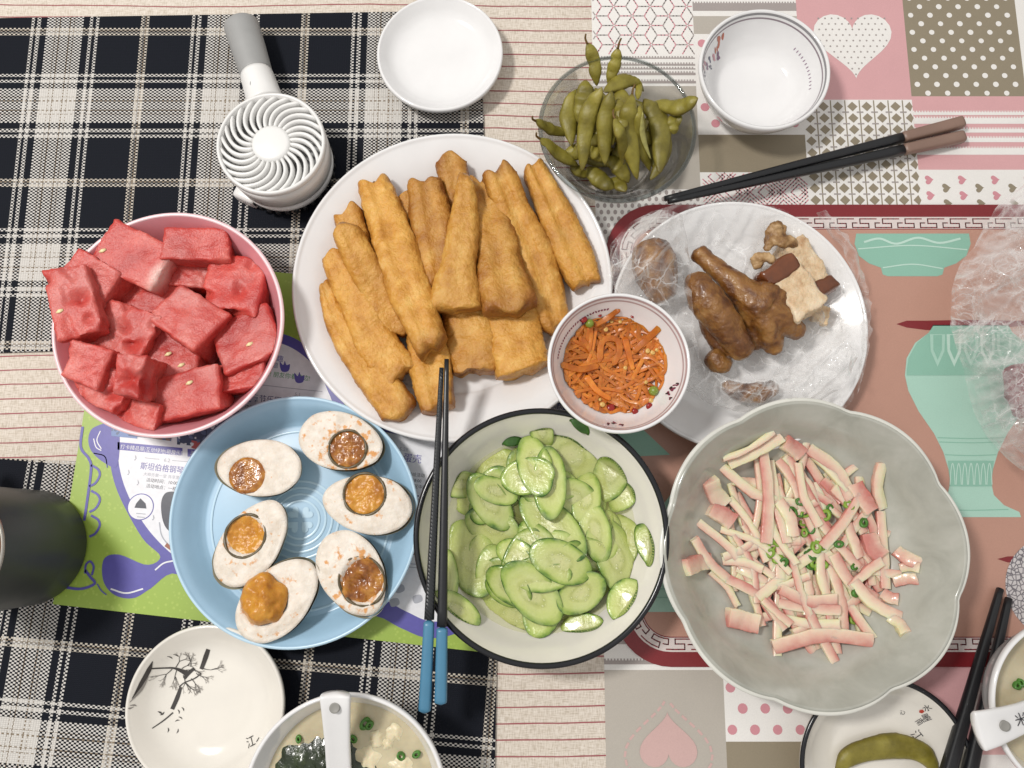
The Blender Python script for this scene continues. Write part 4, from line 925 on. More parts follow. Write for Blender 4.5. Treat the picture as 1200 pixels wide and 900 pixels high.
for i, (x, y_, L, Wd, ang, yx, yy, yr, rise, stain, ymat, lb) in enumerate(eggs):
    zb = eggp.zin(0); ht = .0215; zt = zb+ht; c = at(x, y_, zt); s_ = ppm(x, y_, zt); ra = math.radians(-ang); a, b = L/2*s_, Wd/2*s_
    yc = at(yx, yy, zt); yr_ = yr*s_; na, nr = 72, 26; V = []; at_ = []
    asym = .10*(1 if i in (0, 2) else -1)
    def loc2w(u, v): return c[0]+u*math.cos(ra)-v*math.sin(ra), c[1]+u*math.sin(ra)+v*math.cos(ra)
    for q in range(nr):
        for j in range(na):
            th = 2*PI*j/na; cu, sv = math.cos(th), math.sin(th)*(1+asym*math.cos(th))
            edge = 1+.018*noise.noise(Vector((cu*2.5, sv*2.5, i*3.3)))
            if q < 15: rr = q/15*.97*edge; zz = 0
            else:
                f_ = (q-14)/(nr-15); an = f_*PI/2; rr = (math.cos(an)*.97+.03*(math.cos(an) if f_ > 0 else 1))*edge; zz = -math.sin(an)*ht*(1 if f_ < 1 else 1)
                if q == 15: zz = -.0008
                rr = max(rr, .02)
            wx, wy = loc2w(a*rr*cu, b*rr*sv); d = math.hypot(wx-yc[0], wy-yc[1])
            if q < 15:
                zz += .0011*nz((wx, wy, 0), 120, i)+.0006*nz((wx, wy, 0), 330, i)-.0012*(q/15)**6
                zz -= .0105*max(0, 1-(d/(yr_*1.02))**2)
            V.append((wx, wy, zt+zz)); at_.append(stain+(.5 if d < yr_*1.5 else 0))
    root = empty('salted_egg_half', (c[0], c[1], zb), 'salted egg half '+lb, 'egg', 'halved salted eggs on the blue plate')
    Fc = [q[::-1] for q in grid_faces(nr, na)] if False else grid_faces(nr, na)
    mesh_obj('egg_white', V, [q[::-1] for q in Fc], EWm, root, attr=at_)
    V2 = []; n2 = 12; tip = -1 if i in (0, 3) else 1
    for q in range(n2):
        an = .04+q/(n2-1)*(PI/2-.05)
        for j in range(na):
            th = 2*PI*j/na; cu, sv = math.cos(th), math.sin(th)*(1+asym*math.cos(th)); rr = math.cos(an)*1.012+.002
            lo = .0035*(1-max(0, cu*tip))**1.0+.002*noise.noise(Vector((cu*3, sv*3, i)))
            wx, wy = loc2w(a*rr*cu+tip*a*.035, b*rr*sv); V2.append((wx, wy, max(zb+.0002, zt-math.sin(an)*(ht-.0002)-lo*(1-q/n2))))
    mesh_obj('shell', V2, [q[::-1] for q in grid_faces(n2, na)], ESm, root)
    V3 = []; n3 = 24; m3 = 80
    ell = 1.0+.12*(i in (3, 5))
    for q in range(n3):
        for j in range(m3):
            th = 2*PI*j/m3; r = q/(n3-1); rag = 1+(.22 if i == 4 else .05)*noise.noise(Vector((math.cos(th)*2, math.sin(th)*2, i*7.7)))
            u, v = yr_*r*rag*math.cos(th)*ell, yr_*r*rag*math.sin(th); wx, wy = yc[0]+u*math.cos(ra)-v*math.sin(ra), yc[1]+u*math.sin(ra)+v*math.cos(ra)
            hz = .0062*rise*math.sqrt(max(0, 1-r*r*.98))-.0028*(1-rise)*(1-r*r)+.0013*nz((wx, wy, 0), 120, i+3)*(2.6 if i in (4, 5) else .5 if i == 0 else 1)+(.0003 if i == 0 else .0008)*nz((wx, wy, 0), 330, i)+.0004*nz((wx, wy, 0), 800, i)-.0022*r**4+.0010
            if i == 5: hz -= .004*max(0, nz((wx, wy, 0), 90, 2))
            if i == 4: hz += .003*(1-r)
            V3.append((wx, wy, zt+hz))
    mesh_obj('yolk', V3, [q[::-1] for q in grid_faces(n3, m3)], ymat, root)
    if i in (1, 2, 3, 5):
        P = [(yc[0]+yr_*1.0*ell*math.cos(t)*math.cos(ra)-yr_*math.sin(t)*math.sin(ra), yc[1]+yr_*ell*math.cos(t)*math.sin(ra)+yr_*math.sin(t)*math.cos(ra), zt-.0004+.0004*math.sin(5*t)) for t in np.linspace(0, 2*PI, 60)]
        V4, F4 = sweep(P, [.0009+.0006*noise.noise(Vector((q*.2, i, 0))) for q in range(60)], .0008, 8); mesh_obj('yolk_ring', V4, F4, YR, root)
# ---------------------------------------------------------------- cucumber
CU = M('cucumber_flesh'); k = CU.attr(); uvn = CU.coord('UV'); w_ = CU.math('MULTIPLY', CU.rnd(), 9)
fl0 = CU.noise(CU.coord(), 120, 3, w=w_)
k = CU.math('MULTIPLY', k, CU.math('MULTIPLY_ADD', CU.noise(CU.coord('UV'), 2.2, 2), .35, .84)); c0 = CU.ramp(k, [(0, S('cccc92')), (.26, S('c5c888')), (.38, S('b2b86c')), (.50, S('c3c980')), (.76, S('bdc878')), (.88, S('9fb356')), (.95, S('76953a')), (1, S('3a6222'))])
mp = CU.n('ShaderNodeMapping'); mp.inputs['Scale'].default_value = (1, 1, 1); CU.l(uvn, mp.inputs[0])
sd_ = CU.vor(mp.outputs[0], 7.5); ring_m = CU.ramp(k, [(.10, (0, 0, 0)), (.2, (1, 1, 1)), (.40, (1, 1, 1)), (.47, (0, 0, 0))])
sdm = CU.math('MULTIPLY', CU.ramp(sd_, [(.16, (1, 1, 1)), (.30, (0, 0, 0))]), ring_m)
c1 = CU.mix(CU.math('MULTIPLY', sdm, .75), c0, S('dadba6')); sde = CU.math('MULTIPLY', CU.ramp(sd_, [(.28, (0, 0, 0)), (.34, (1, 1, 1)), (.42, (0, 0, 0))]), ring_m)
c1 = CU.mix(CU.math('MULTIPLY', sde, .5), c1, S('93a556')); c1 = CU.mix(CU.ramp(fl0, [(.45, (0, 0, 0)), (.75, (.45, .45, .45))]), c1, S('cdd39c'))
v = CU.math('MULTIPLY_ADD', CU.rnd(), .22, .86); xs_ = CU.n('ShaderNodeVectorMath', operation='SCALE'); CU.l(c1, xs_.inputs[0]); CU.l(v, xs_.inputs['Scale']); CU.base(xs_.outputs[0])
CU.bump(CU.math('ADD', CU.math('MULTIPLY', sdm, .6), CU.noise(CU.coord(), 330, 4)), .55, .0010); CUm = CU.set(rough=.25, spec=.5, sss=.22, sssr=(1, 1, .65), coat=.35, coatr=.08)
SKm = plain('cucumber_skin', '355c22', .3, .4, 160, .2, 400)
pile = Pile(cucb, cap=.06)
cr = lambda x, y_: (490+x/2.903, 470+y_/2.903)
cuc = []
rs = np.random.RandomState(5)
for q in range(56):
    a = rs.uniform(0, 6.28); r = math.sqrt(rs.uniform(0, 1))*.74; cuc.append((415+285*r*math.cos(a)+10, 450+300*r*math.sin(a)+10, rs.uniform(150, 225), rs.uniform(90, 125), rs.uniform(0, 180)))
cuc += [(165, 295, 150, 80, 0), (275, 315, 140, 80, 20), (150, 690, 170, 80, 35), (550, 745, 130, 75, -10), (690, 665, 140, 115, -60), (115, 590, 170, 75, 85), (760, 490, 140, 70, 70), (690, 320, 140, 75, -50), (420, 125, 110, 70, 70), (545, 100, 85, 45, 40),
 (330, 150, 85, 42, -12), (275, 228, 150, 95, -8), (205, 350, 150, 95, 15), (520, 335, 160, 110, 20), (700, 465, 160, 85, 62), (645, 258, 190, 110, -65), (398, 235, 195, 105, 76), (265, 430, 180, 115, 25), (340, 515, 130, 85, 20), (590, 440, 195, 95, 76), (655, 525, 245, 125, 72), (480, 540, 200, 125, 25), (545, 640, 165, 115, -32), (195, 528, 235, 155, 68), (390, 640, 240, 135, 48), (335, 712, 260, 125, 12), (515, 200, 235, 170, 22), (455, 425, 265, 130, 47)]
def slice_(i, x, y_, L, Wd, ang, skin=False):
    px, py = cr(x, y_); z = .03; th = .0040 if i < 56 else .0020; rs = np.random.RandomState(i+40)
    for it in range(3): c = at(px, py, z); s_ = ppm(px, py, z)/2.903; a, b = L/2*s_, Wd/2*s_; z = min(pile.avg(c, b*.7), pile.cap)+th*.7
    ra = math.radians(-ang); na, nr = 44, 9; bend = rs.uniform(-.0040, .0020); tw = rs.uniform(-.08, .08)
    # tilt follows the pile below
    e1 = np.array((math.cos(ra), math.sin(ra))); e2 = np.array((-math.sin(ra), math.cos(ra)))
    g1 = (pile.avg(c[:2]+e1*a*.7, b*.4)-pile.avg(c[:2]-e1*a*.7, b*.4))/(1.4*a); g2 = (pile.avg(c[:2]+e2*b*.7, b*.4)-pile.avg(c[:2]-e2*b*.7, b*.4))/(1.4*b)
    g1 = max(-.3, min(.3, g1*.75)); g2 = max(-.3, min(.3, g2*.6))
    V = []; at_ = []; uv = []
    def pt(r, th_, dz):
        wob = 1+.035*noise.noise(Vector((math.cos(th_)*1.6, math.sin(th_)*1.6, i*1.7))); u, v = a*r*wob*math.cos(th_), b*r*wob*math.sin(th_)
        zz = z+g1*u+g2*v+bend*(u/a)**2+tw*u*v/b*.3+.0016*noise.noise(Vector((u*70, v*70, i)))
        return (c[0]+u*math.cos(ra)-v*math.sin(ra), c[1]+u*math.sin(ra)+v*math.cos(ra), max(zz, cucb.z0+.007)+dz)
    prof = [(q/(nr-1)*.965, th/2*(1-.12*(1-q/(nr-1)))) for q in range(nr)]+[(1.0, th*.28), (1.0, -th*.28)]+[(q/(nr-1)*.965, -th/2) for q in range(nr-1, -1, -4)]
    for r, dz in prof:
        for j in range(na):
            t = 2*PI*j/na; V.append(pt(max(r, .01), t, dz)); at_.append(1.0 if (r > .99 or skin) else min(.94, r*(1+.05*math.sin(3*t+i)))); uv.append((r*math.cos(t)+.5+i*.37, r*math.sin(t)*b/a*1.25+.5+i*.21))
    root = mesh_obj('cucumber_slice', fit(cucb, V), [q[::-1] for q in grid_faces(len(prof), na)], SKm if skin else CUm, attr=at_, uv=uv)
    sz = 'dark green cucumber end slice showing its skin at the bowl edge' if skin else ('large oval' if L > 225 else 'middle-sized oval' if L > 165 else 'small')+(' broad' if Wd/L > .62 else ' narrow')+' pale green cucumber slice in the enamel bowl'
    tag(root, sz, 'cucumber', 'cucumber: '+sz)
    for u in np.linspace(-.7, .7, 5): pile.stamp(c[:2]+e1*a*u, b*.75*math.sqrt(1-u*u*.8), z+g1*a*u+th*.4)
for i, q in enumerate(cuc): slice_(i, 418+(q[0]-418)*1.07, 452+(q[1]-452)*1.07, q[2]*(1 if q[2] == 85 else 1.13), q[3]*1.13, q[4], skin=(q[2] == 85))
LQ = M('cucumber_brine'); LQ.base(S('d9dc80')); LQm = LQ.set(rough=.04, spec=.5, alpha=.2)
zl = .0215; rl = float(np.interp(zl, cucb.I[:, 1], cucb.I[:, 0])); V, Fc = lathe([(.0004, zl), (rl*.5, zl), (rl*.995, zl), (rl*1.0, zl+.0004)], 96, None, (*cucb.c[:2], cucb.z0))
tag(mesh_obj('dressing', V, [q[::-1] for q in Fc], LQm), 'pale green liquid pooled around the cucumber slices', 'liquid')
# ---------------------------------------------------------------- carrot salad
CA = food('carrot_flesh', [(.3, 'a8540e'), (.5, 'c46d19'), (.75, 'd98b32')], 110, .34, .5, 420, .0006, sss=.3, sssr=(1, .4, .05), var=.2, coat=.15, coatr=.15).m
pile = Pile(carb, cap=.075)
rs = np.random.RandomState(9); cpx, cpy = 725, 425
def strip(i, P, hw, th):
    W = lay(pile, P, hw*1.2, th, False, 22, z0=.06, sink=.0004); s_ = ends(22, .06, .06, 3)
    V, Fc = sweep(W, hw*s_*np.linspace(1, rs.uniform(.6, 1.1), 22), th/2*s_, 8, sq(.5)); V = disp(V, 300, .0003, i); o = mesh_obj('carrot_strip', fit(carb, V), Fc, CA, sharp=50)
    Lm = np.linalg.norm(np.diff(W, axis=0), axis=1).sum(); ch_ = np.linalg.norm(W[-1]-W[0]); sz = ('long' if Lm > .028 else 'short')+(' straight' if ch_/Lm > .93 else ' curled')+' orange shredded carrot strip in the small bowl'
    tag(o, sz, 'carrot', 'carrot: '+sz)
for i in range(280):
    a = rs.uniform(0, 6.28); r = math.sqrt(rs.uniform(0, 1))*(57 if i < 120 else 49); L = rs.uniform(36, 92); x0, y0 = cpx-4+r*math.cos(a), cpy+2+r*.95*math.sin(a); d = rs.uniform(0, PI); cv = rs.uniform(-.38, .38)*L
    P = [(x0-L/2*math.cos(d), y0-L/2*math.sin(d)), (x0-cv*math.sin(d)*.5, y0+cv*math.cos(d)*.5), (x0+L/2*math.cos(d), y0+L/2*math.sin(d))]
    P = [((cpx-4+(x-cpx+4)*min(1, 60/max(1, math.hypot(x-cpx+4, y_-cpy-2)))), (cpy+2+(y_-cpy-2)*min(1, 58/max(1, math.hypot(x-cpx+4, y_-cpy-2))))) for x, y_ in P]
    strip(i, P, rs.uniform(.0011, .0018), rs.uniform(.0012, .0019))
for P in ([(657, 427), (680, 433), (702, 428)], [(702, 425), (706, 400), (722, 398), (726, 412), (718, 428)], [(775, 382), (758, 398), (742, 412)], [(726, 361), (710, 374), (696, 382)], [(686, 440), (700, 458), (716, 468)], [(732, 395), (738, 420), (742, 434)]): strip(0, P, .0024, .0024)
def bead(name, px, py, r, mat, label, cat, group, pile, sq_=1.0):
    z = .06
    for it in range(3): c = at(px, py, z); rr = r*ppm(px, py, z); z = pile.avg(c, rr)+rr*.7*sq_
    V, Fc = lathe([(max(rr*math.sin(t), 1e-5), -rr*sq_*math.cos(t)) for t in np.linspace(0, PI, 12)], 16, None, (c[0], c[1], z)); V = disp(np.array(V), 300, rr*.25 if sq_ < .95 else rr*.05, px); pile.stamp(c, rr, z+rr*.6)
    return tag(mesh_obj(name, V, Fc, mat), label, cat, group)
PEA = plain('pea_green', '7f8f35', .3, .1, 200, sss=.2); NUT = plain('chopped_garlic', 'd9b267', .35, .2, 200, .2, 500); CHI = plain('chili_red', '8f1f1a', .25, .3, 200)
bead('green_pea', 691, 379, 5.2, PEA, 'round green pea at the bowl edge beside the red chili bit', 'pea', None, pile); bead('green_pea', 766, 458, 5.8, PEA, 'round green pea next to the purple flower print', 'pea', None, pile)
for x, y_, r in ((710, 386, 3.2), (727, 376, 2.4), (759, 411, 3), (765, 413, 3.2), (770, 410, 2.6), (763, 469, 2.8), (706, 474, 3.2), (718, 374, 2.2), (733, 431, 2.5), (703, 468, 2), (757, 448, 2.2)): bead('garlic_bit', x, y_, r, NUT, 'small yellowish chopped garlic bit on the carrot strips', 'garlic', 'garlic bits in the carrot bowl', pile, .6)
for x, y_, r in ((684, 374, 4.2), (703, 369, 2.4), (716, 478, 5), (744, 482, 4), (761, 476, 4.2), (742, 369, 2)): bead('chili_bit', x, y_, r, CHI, 'dark red chili bit among the carrot strips', 'chili', 'chili bits in the carrot bowl', pile, .5)
# ---------------------------------------------------------------- pickled melon rind
RI = M('melon_rind_flesh'); k = RI.attr(); w_ = RI.math('MULTIPLY', RI.rnd(), 11); nn_ = RI.noise(RI.coord(), 140, 4, w=w_)
kk = RI.math('ADD', k, RI.math('MULTIPLY', RI.math('SUBTRACT', nn_, .5), .5))
RI.base(RI.ramp(kk, [(0, S('dcd5a6')), (.28, S('e6dcbc')), (.5, S('e6cdb6')), (.8, S('d9aa9a')), (1, S('c98278'))])); RI.bump(RI.noise(RI.coord(), 340, 3), .3, .0008); RIm = RI.set(rough=.25, spec=.5, sss=.6, sssr=(1, .6, .45), coat=.3, coatr=.1)
pile = Pile(wavp, cap=.065); cr = lambda x, y_: (770+x/2.432, 460+y_/2.432); rs = np.random.RandomState(21)
rind = []
for q in range(84):
    a = rs.uniform(0, 6.28); r = math.sqrt(rs.uniform(0, 1)); x, y_ = 415+225*r*math.cos(a), 440+215*r*math.sin(a); d = rs.uniform(0, PI) if rs.rand() < .4 else rs.uniform(.6, 1.5); L = rs.uniform(150, 270)
    rind.append((x-L/2*math.cos(d), y_-L/2*math.sin(d), x+L/2*math.cos(d), y_+L/2*math.sin(d), rs.uniform(24, 36), rs.uniform(.1, .8)))
rind += [(200, 205, 355, 125, 44, .25), (185, 190, 330, 112, 24, .15), (80, 500, 150, 480, 60, .6), (200, 640, 290, 660, 70, .6), (330, 725, 610, 705, 52, .7), (150, 250, 190, 320, 60, .35), (150, 330, 215, 370, 60, .85), (215, 250, 300, 262, 36, .2), (150, 510, 230, 610, 28, .2), (180, 390, 380, 515, 26, .1), (205, 300, 310, 480, 30, .15), (185, 480, 300, 505, 32, .25), (230, 500, 310, 545, 34, .4), (350, 560, 510, 590, 40, .7), (345, 600, 520, 620, 34, .6), (340, 640, 520, 660, 34, .2), (560, 260, 610, 340, 60, .9), (640, 200, 640, 330, 40, .12), (635, 340, 650, 560, 32, .45), (600, 400, 640, 470, 60, .95), (680, 450, 750, 490, 44, .6), (690, 500, 750, 500, 36, .4), (670, 540, 740, 530, 44, .6), (640, 570, 690, 590, 46, .7), (430, 160, 550, 300, 46, .5), (440, 175, 540, 280, 26, .2), (360, 140, 410, 180, 60, .9), (345, 190, 420, 330, 44, .8), (400, 200, 460, 380, 30, .3), (470, 250, 530, 310, 40, .9), (300, 160, 310, 430, 38, .6), (320, 195, 370, 430, 34, .4), (345, 310, 385, 410, 44, .3), (540, 370, 575, 470, 36, .5), (500, 460, 620, 590, 44, .6), (560, 540, 690, 640, 46, .35), (660, 640, 710, 690, 40, .15), (550, 555, 640, 480, 34, .4), (580, 290, 470, 440, 38, .5), (490, 490, 530, 680, 34, .6), (105, 415, 200, 530, 36, .5), (200, 530, 365, 670, 40, .75), (300, 590, 380, 660, 26, .6), (500, 270, 555, 330, 36, .3)]
for i, (x0, y0, x1, y1, w, kk_) in enumerate(rind):
    p0, p1 = cr(x0, y0), cr(x1, y1); mx_, my = (p0[0]+p1[0])/2, (p0[1]+p1[1])/2; L = math.hypot(p1[0]-p0[0], p1[1]-p0[1]); cv = rs.uniform(-.11, .11)*L
    P = [p0, (mx_+cv*(p1[1]-p0[1])/L, my-cv*(p1[0]-p0[0])/L), p1]; hw = w/2/2.432*ppm(mx_, my, .03)*.85; th = min(.0085, max(.0045, hw*1.3)); n = 16
    W = lay(pile, P, hw, th, L > 40, n, z0=.03, lift=.6, sink=.0012); e = np.ones(n)
    V, Fc = sweep(W, hw*e*np.linspace(rs.uniform(.8, 1), rs.uniform(.85, 1.1), n), th/2*e, 12, sq(.32)); V = disp(V, 120, .0013, i, (420, .0006)); ph = rs.uniform(0, 6.28)
    sg = 1 if math.cos(ph) > 0 else -1; at_ = [max(0, min(1, kk_*.7+.24+.44*sg*math.cos(2*PI*(q % 12)/12))) for q in range(len(V))]
    sz = ('long' if L > 62 else 'short' if L < 38 else 'middling')+(' slim' if hw < .0046 else ' broad')+(' mostly pink' if kk_ > .55 else ' pale yellow')+' pickled melon rind strip in the wavy dish'
    tag(mesh_obj('rind_strip', V, Fc, RIm, attr=at_, sharp=48), sz, 'rind strip', 'rind: '+sz)
SCm = plain('scallion_green', '47792a', .35, .35, 300, .2, 500); SCl = plain('scallion_light', '84a63c', .35, .25, 300)
def ring_bit(px, py, r, pile, label, group, mat, hgt=.003, zfix=None):
    z = zfix or .035
    for it in range(3):
        c = at(px, py, z); rr = r*ppm(px, py, z)
        if zfix is None: z = pile.avg(c, rr)+hgt*.35
    a = random.uniform(0, PI); tx, ty = random.uniform(-.5, .5), random.uniform(-.5, .5); V = []; pf = [(rr, -hgt/2), (rr, hgt/2), (rr*.42, hgt/2), (rr*.42, -hgt/2), (rr, -hgt/2)]; nn_ = 16
    for r_, z_ in pf:
        for j in range(nn_):
            t = 2*PI*j/nn_; u, v = r_*math.cos(t)*1.15, r_*math.sin(t)*.85; V.append((c[0]+u*math.cos(a)-v*math.sin(a), c[1]+u*math.sin(a)+v*math.cos(a), z+z_+tx*u+ty*v))
    return tag(mesh_obj('scallion_ring', V, grid_faces(5, nn_), mat), label, 'scallion', group)
for x, y_, r in ((388, 340, 14), (402, 345, 12), (420, 345, 13), (415, 370, 12), (436, 388, 13), (420, 400, 11), (405, 312, 10), (480, 350, 15), (492, 330, 11), (550, 320, 13), (588, 370, 13), (517, 432, 12), (455, 440, 16), (465, 455, 13), (440, 462, 14), (450, 485, 15), (470, 490, 14), (438, 495, 12), (340, 425, 13), (325, 440, 14), (322, 458, 12), (345, 475, 14), (358, 485, 13), (572, 570, 14), (562, 495, 11), (556, 645, 12), (432, 465, 12), (460, 500, 12)):
    px, py = cr(x, y_); ring_bit(px, py, r/2.432*1.05, pile, 'chopped green scallion ring scattered on the melon rind strips', 'scallion rings on the rind strips', SCl if (x+y_) % 5 < 2 else SCm)
# ---------------------------------------------------------------- bean pods
PD = food('bean_pod', [(.25, '5c551a'), (.45, '7a7026'), (.6, '8f8536'), (.8, 'a89a4c')], 70, .45, .5, 520, .0008, sss=.2, sssr=(.8, 1, .2), var=.14)
k = PD.attr(); PD.base(PD.mix(PD.math('MULTIPLY', k, .75), PD.c.outputs[0], S('5a4a1a'))); PDm = PD.m; STM = plain('pod_stem', '6a4f22', .6, .3, 300); PIN = plain('pod_inner', 'b5b06a', .4, .2, 200)
def pod(name, P, hw_px, pile, label, group, seed, stem=False, beans=3, zfix=None, curved=True):
    n = 44; mid = P[len(P)//2]; s_ = ppm(mid[0], mid[1], .04); hw = hw_px*s_*1.08; th = hw*1.15
    t = np.linspace(0, 1, n); prof = np.minimum(1, np.sin(np.clip(t, 0, 1)*PI)**.6*1.04); prof = prof*(1+.05*np.cos(2*PI*beans*t+PI)); prof = np.maximum(prof, .03)
    if zfix is None: W = lay(pile, P, hw, th, True, n, z0=.045, lift=.7, sink=.0006)
    else: W = np.array([at(x, y_, zfix+th/2) for x, y_ in catmull(P, n)])
    def pf(a, tt): c, s0 = math.cos(a), math.sin(a); return math.copysign(abs(c)**.9, c), s0*(1+.14*math.cos(2*PI*beans*tt+PI))
    V, Fc = sweep(W, hw*prof, th/2*prof, 20, pf); V = disp(V, 150, .0006, seed, (500, .0003))
    at_ = [min(1, max(0, abs(math.cos(2*PI*(q % 20)/20))**12*.8+max(0, 1-min(q//20, n-1-q//20)/3.5)+.3*nz(V[q], 130, seed))) for q in range(len(V))]
    V = V if pile is None else fit(glab, V)
    root = empty(name, (W[n//2][0], W[n//2][1], float(V[:, 2].min())), label, 'bean pod', group)
    mesh_obj('hull', V, Fc, PDm, root, attr=at_)
    d = W[0]-W[3]; d /= np.linalg.norm(d)+1e-9
    if stem:
        Vs, Fs = sweep(catmull([W[0]-d*.001, W[0]+d*.003, W[0]+d*.005+np.array((.001, .001, .001))], 8), np.linspace(.0009, .0006, 8), np.linspace(.0009, .0006, 8), 8); mesh_obj('stem', Vs, Fs, STM, root)
    return root, W
pile = Pile(glab, cap=.055); cr = lambda x, y_: (620+x/4.5, 40+y_/4.5); rs = np.random.RandomState(4)
pods = []
for q in range(30):
    a = rs.uniform(0, 6.28); r = math.sqrt(rs.uniform(0, 1))*190; x, y_ = 470+r*math.cos(a), 530+r*math.sin(a); d = rs.uniform(0, PI); L = rs.uniform(200, 300)
    pods.append(([(x-L/2*math.cos(d), y_-L/2*math.sin(d)), (x, y_+rs.uniform(-20, 20)), (x+L/2*math.cos(d), y_+L/2*math.sin(d))], rs.uniform(34, 42)))
nf = len(pods)
pods += [([(820, 430), (760, 470), (680, 500)], 34), ([(470, 340), (490, 420), (500, 500)], 40), ([(740, 530), (710, 650), (640, 770)], 30), ([(215, 690), (260, 725), (320, 750)], 28), ([(430, 760), (470, 790), (510, 830)], 34), ([(305, 700), (370, 765), (450, 815)], 46), ([(160, 400), (178, 440), (195, 500)], 12),
 ([(30, 455), (110, 500), (215, 525)], 32), ([(52, 548), (140, 620), (260, 695)], 35), ([(300, 575), (350, 620), (405, 665)], 44), ([(305, 45), (340, 140), (358, 275)], 33), ([(470, 70), (450, 160), (415, 265)], 32), ([(740, 430), (760, 480), (765, 530)], 34), ([(890, 338), (790, 385), (650, 360)], 44), ([(240, 270), (205, 400), (225, 590)], 44), ([(405, 650), (470, 700), (525, 785)], 44), ([(640, 245), (520, 240), (390, 305)], 42), ([(300, 240), (290, 350), (260, 470)], 48), ([(450, 440), (490, 560), (500, 690)], 30), ([(435, 300), (400, 470), (400, 690)], 42), ([(545, 310), (520, 500), (570, 765)], 46), ([(605, 340), (690, 480), (690, 735)], 54), ([(585, 375), (580, 540), (640, 725)], 34), ([(385, 280), (310, 440), (278, 725)], 44), ([(580, 225), (578, 290), (572, 348)], 17)]
seen = {10: 'with its pointed tip rising highest towards the patterned cloth', 11: 'with a pale shiny pointed tip beside the tallest one', 13: 'jutting over the bowl rim towards the rice bowl', 7: 'poking over the rim with a curled brown stem', 8: 'poking over the rim just beside the dough plate', 22: 'split open along its seam', 21: 'broadest and smoothest of the heap', 23: 'long and pale, lying crosswise over the others', 16: 'lying flat across the top under the two upright tips', 24: 'no more than a short dry tip'}
for i, (P, w) in enumerate(pods):
    P = [cr(*q) for q in P]; j = i-nf
    lb = 'boiled green bean pod '+seen[j] if j in seen else 'boiled olive-green bean pod lying in the heap in the glass bowl'
    o, W = pod('bean_pod', P, w/4.5, pile, lb, 'bean pods in the glass bowl', i*1.9, stem=(j in (7, 8, 10, 11, 20, 18)), beans=2+(i % 2))
    if j == 22:
        P2 = W[8:38]+np.array((.0016, 0, .0068*.75)); Vs, Fs = sweep(P2, .0022*np.sin(np.linspace(.1, 3.04, 30)), .0012, 8); mesh_obj('open_seam', Vs, Fs, PIN, o)
pod('bean_pod', [(978, 905), (1000, 884), (1045, 874), (1080, 882), (1100, 908)], 13.5, None, 'single olive bean pod lying on the calligraphy plate', 'bean pods on the calligraphy plate', 77, zfix=podp.zin(0)+.0004, beans=3)[0].pop('group', None)
# ---------------------------------------------------------------- braised meat in its bag
def blob(chains, vox=.0011, smooth=6, seed=0, amp=.0011):
    """continuous skin over chains of spheres, voxel-remeshed into one surface"""
    V = []; Fc = []
    for ch in chains:
        P = catmull([c[:3] for c in ch], 26); r = np.interp(np.linspace(0, 1, 26), np.linspace(0, 1, len(ch)), [c[3] for c in ch]); fl = ch[0][4] if len(ch[0]) > 4 else 1.0
        e = ends(26, .08, .08, 2); v, f = sweep(P, r*e, r*fl*e, 16); b = len(V); V += list(v); Fc += [tuple(i+b for i in q) for q in f]
    me = bpy.data.meshes.new('b'); me.from_pydata([tuple(v) for v in V], [], Fc); o = bpy.data.objects.new('b', me); COL.objects.link(o)
    m = o.modifiers.new('r', 'REMESH'); m.mode = 'VOXEL'; m.voxel_size = vox; m2 = o.modifiers.new('s', 'SMOOTH'); m2.iterations = smooth; m2.factor = .5
    dg = bpy.context.evaluated_depsgraph_get(); ev = bpy.data.meshes.new_from_object(o.evaluated_get(dg)); V = np.array([tuple(v.co) for v in ev.vertices]); N = np.array([tuple(v.normal) for v in ev.vertices]); Fc = [tuple(p.vertices) for p in ev.polygons]
    bpy.data.objects.remove(o); bpy.data.meshes.remove(me); bpy.data.meshes.remove(ev)
    V = np.array([v+n*(amp*nz(v, 110, seed)+amp*.5*nz(v, 380, seed+3)-amp*.9*max(0, .16-abs(nz((v[0]*.5, v[1]*.5, v[2]*.5), 85, seed+7)))*4) for v, n in zip(V, N)])
    return V, Fc
BM = food('braised_skin', [(.28, '3f1f0c'), (.42, '6a3f19'), (.56, '8f622f'), (.8, 'b28a55')], 50, .32, .8, 650, .0010, sss=.15, sssr=(1, .45, .2), var=.05, coat=.15, coatr=.15, dist=1.2, detail=7).m
cr = lambda x, y_: (700+x/3.2156, 220+y_/3.2156)
def ch(L, fl=1.0):
    out = []
    for x, y_, z, r in L:
        px, py = cr(x, y_); out.append((*at(px, py, z), 1.06*r/3.2156*ppm(px, py, z), fl))
    return out
def meat(label, chains, mat=BM, name='braised_piece', cat='meat', **kw):
    V, Fc = blob(chains, **kw); return tag(mesh_obj(name, V, Fc, mat), label, cat, 'braised pieces on the bagged plate')
meat('braised brown drumstick-like foot with a bony knob and three spread toes', [ch([(362, 232, .034, 34), (420, 280, .034, 34), (500, 350, .036, 44), (580, 420, .036, 66), (640, 470, .036, 72)]), ch([(600, 440, .036, 56), (640, 520, .034, 46), (672, 622, .022, 34)]), ch([(640, 450, .036, 60), (700, 500, .034, 46), (762, 552, .024, 36)]), ch([(560, 430, .034, 50), (575, 520, .028, 36), (596, 610, .018, 28)]), ch([(600, 400, .04, 50), (670, 415, .038, 44), (710, 455, .03, 28)])], seed=3)
meat('braised brown wing with wrinkled skin bent along the bag', [ch([(362, 325, .036, 40), (395, 400, .040, 62), (450, 470, .040, 66), (510, 560, .036, 54), (568, 640, .030, 42)]), ch([(400, 400, .032, 40), (440, 560, .022, 34), (520, 640, .02, 30)])], seed=8)
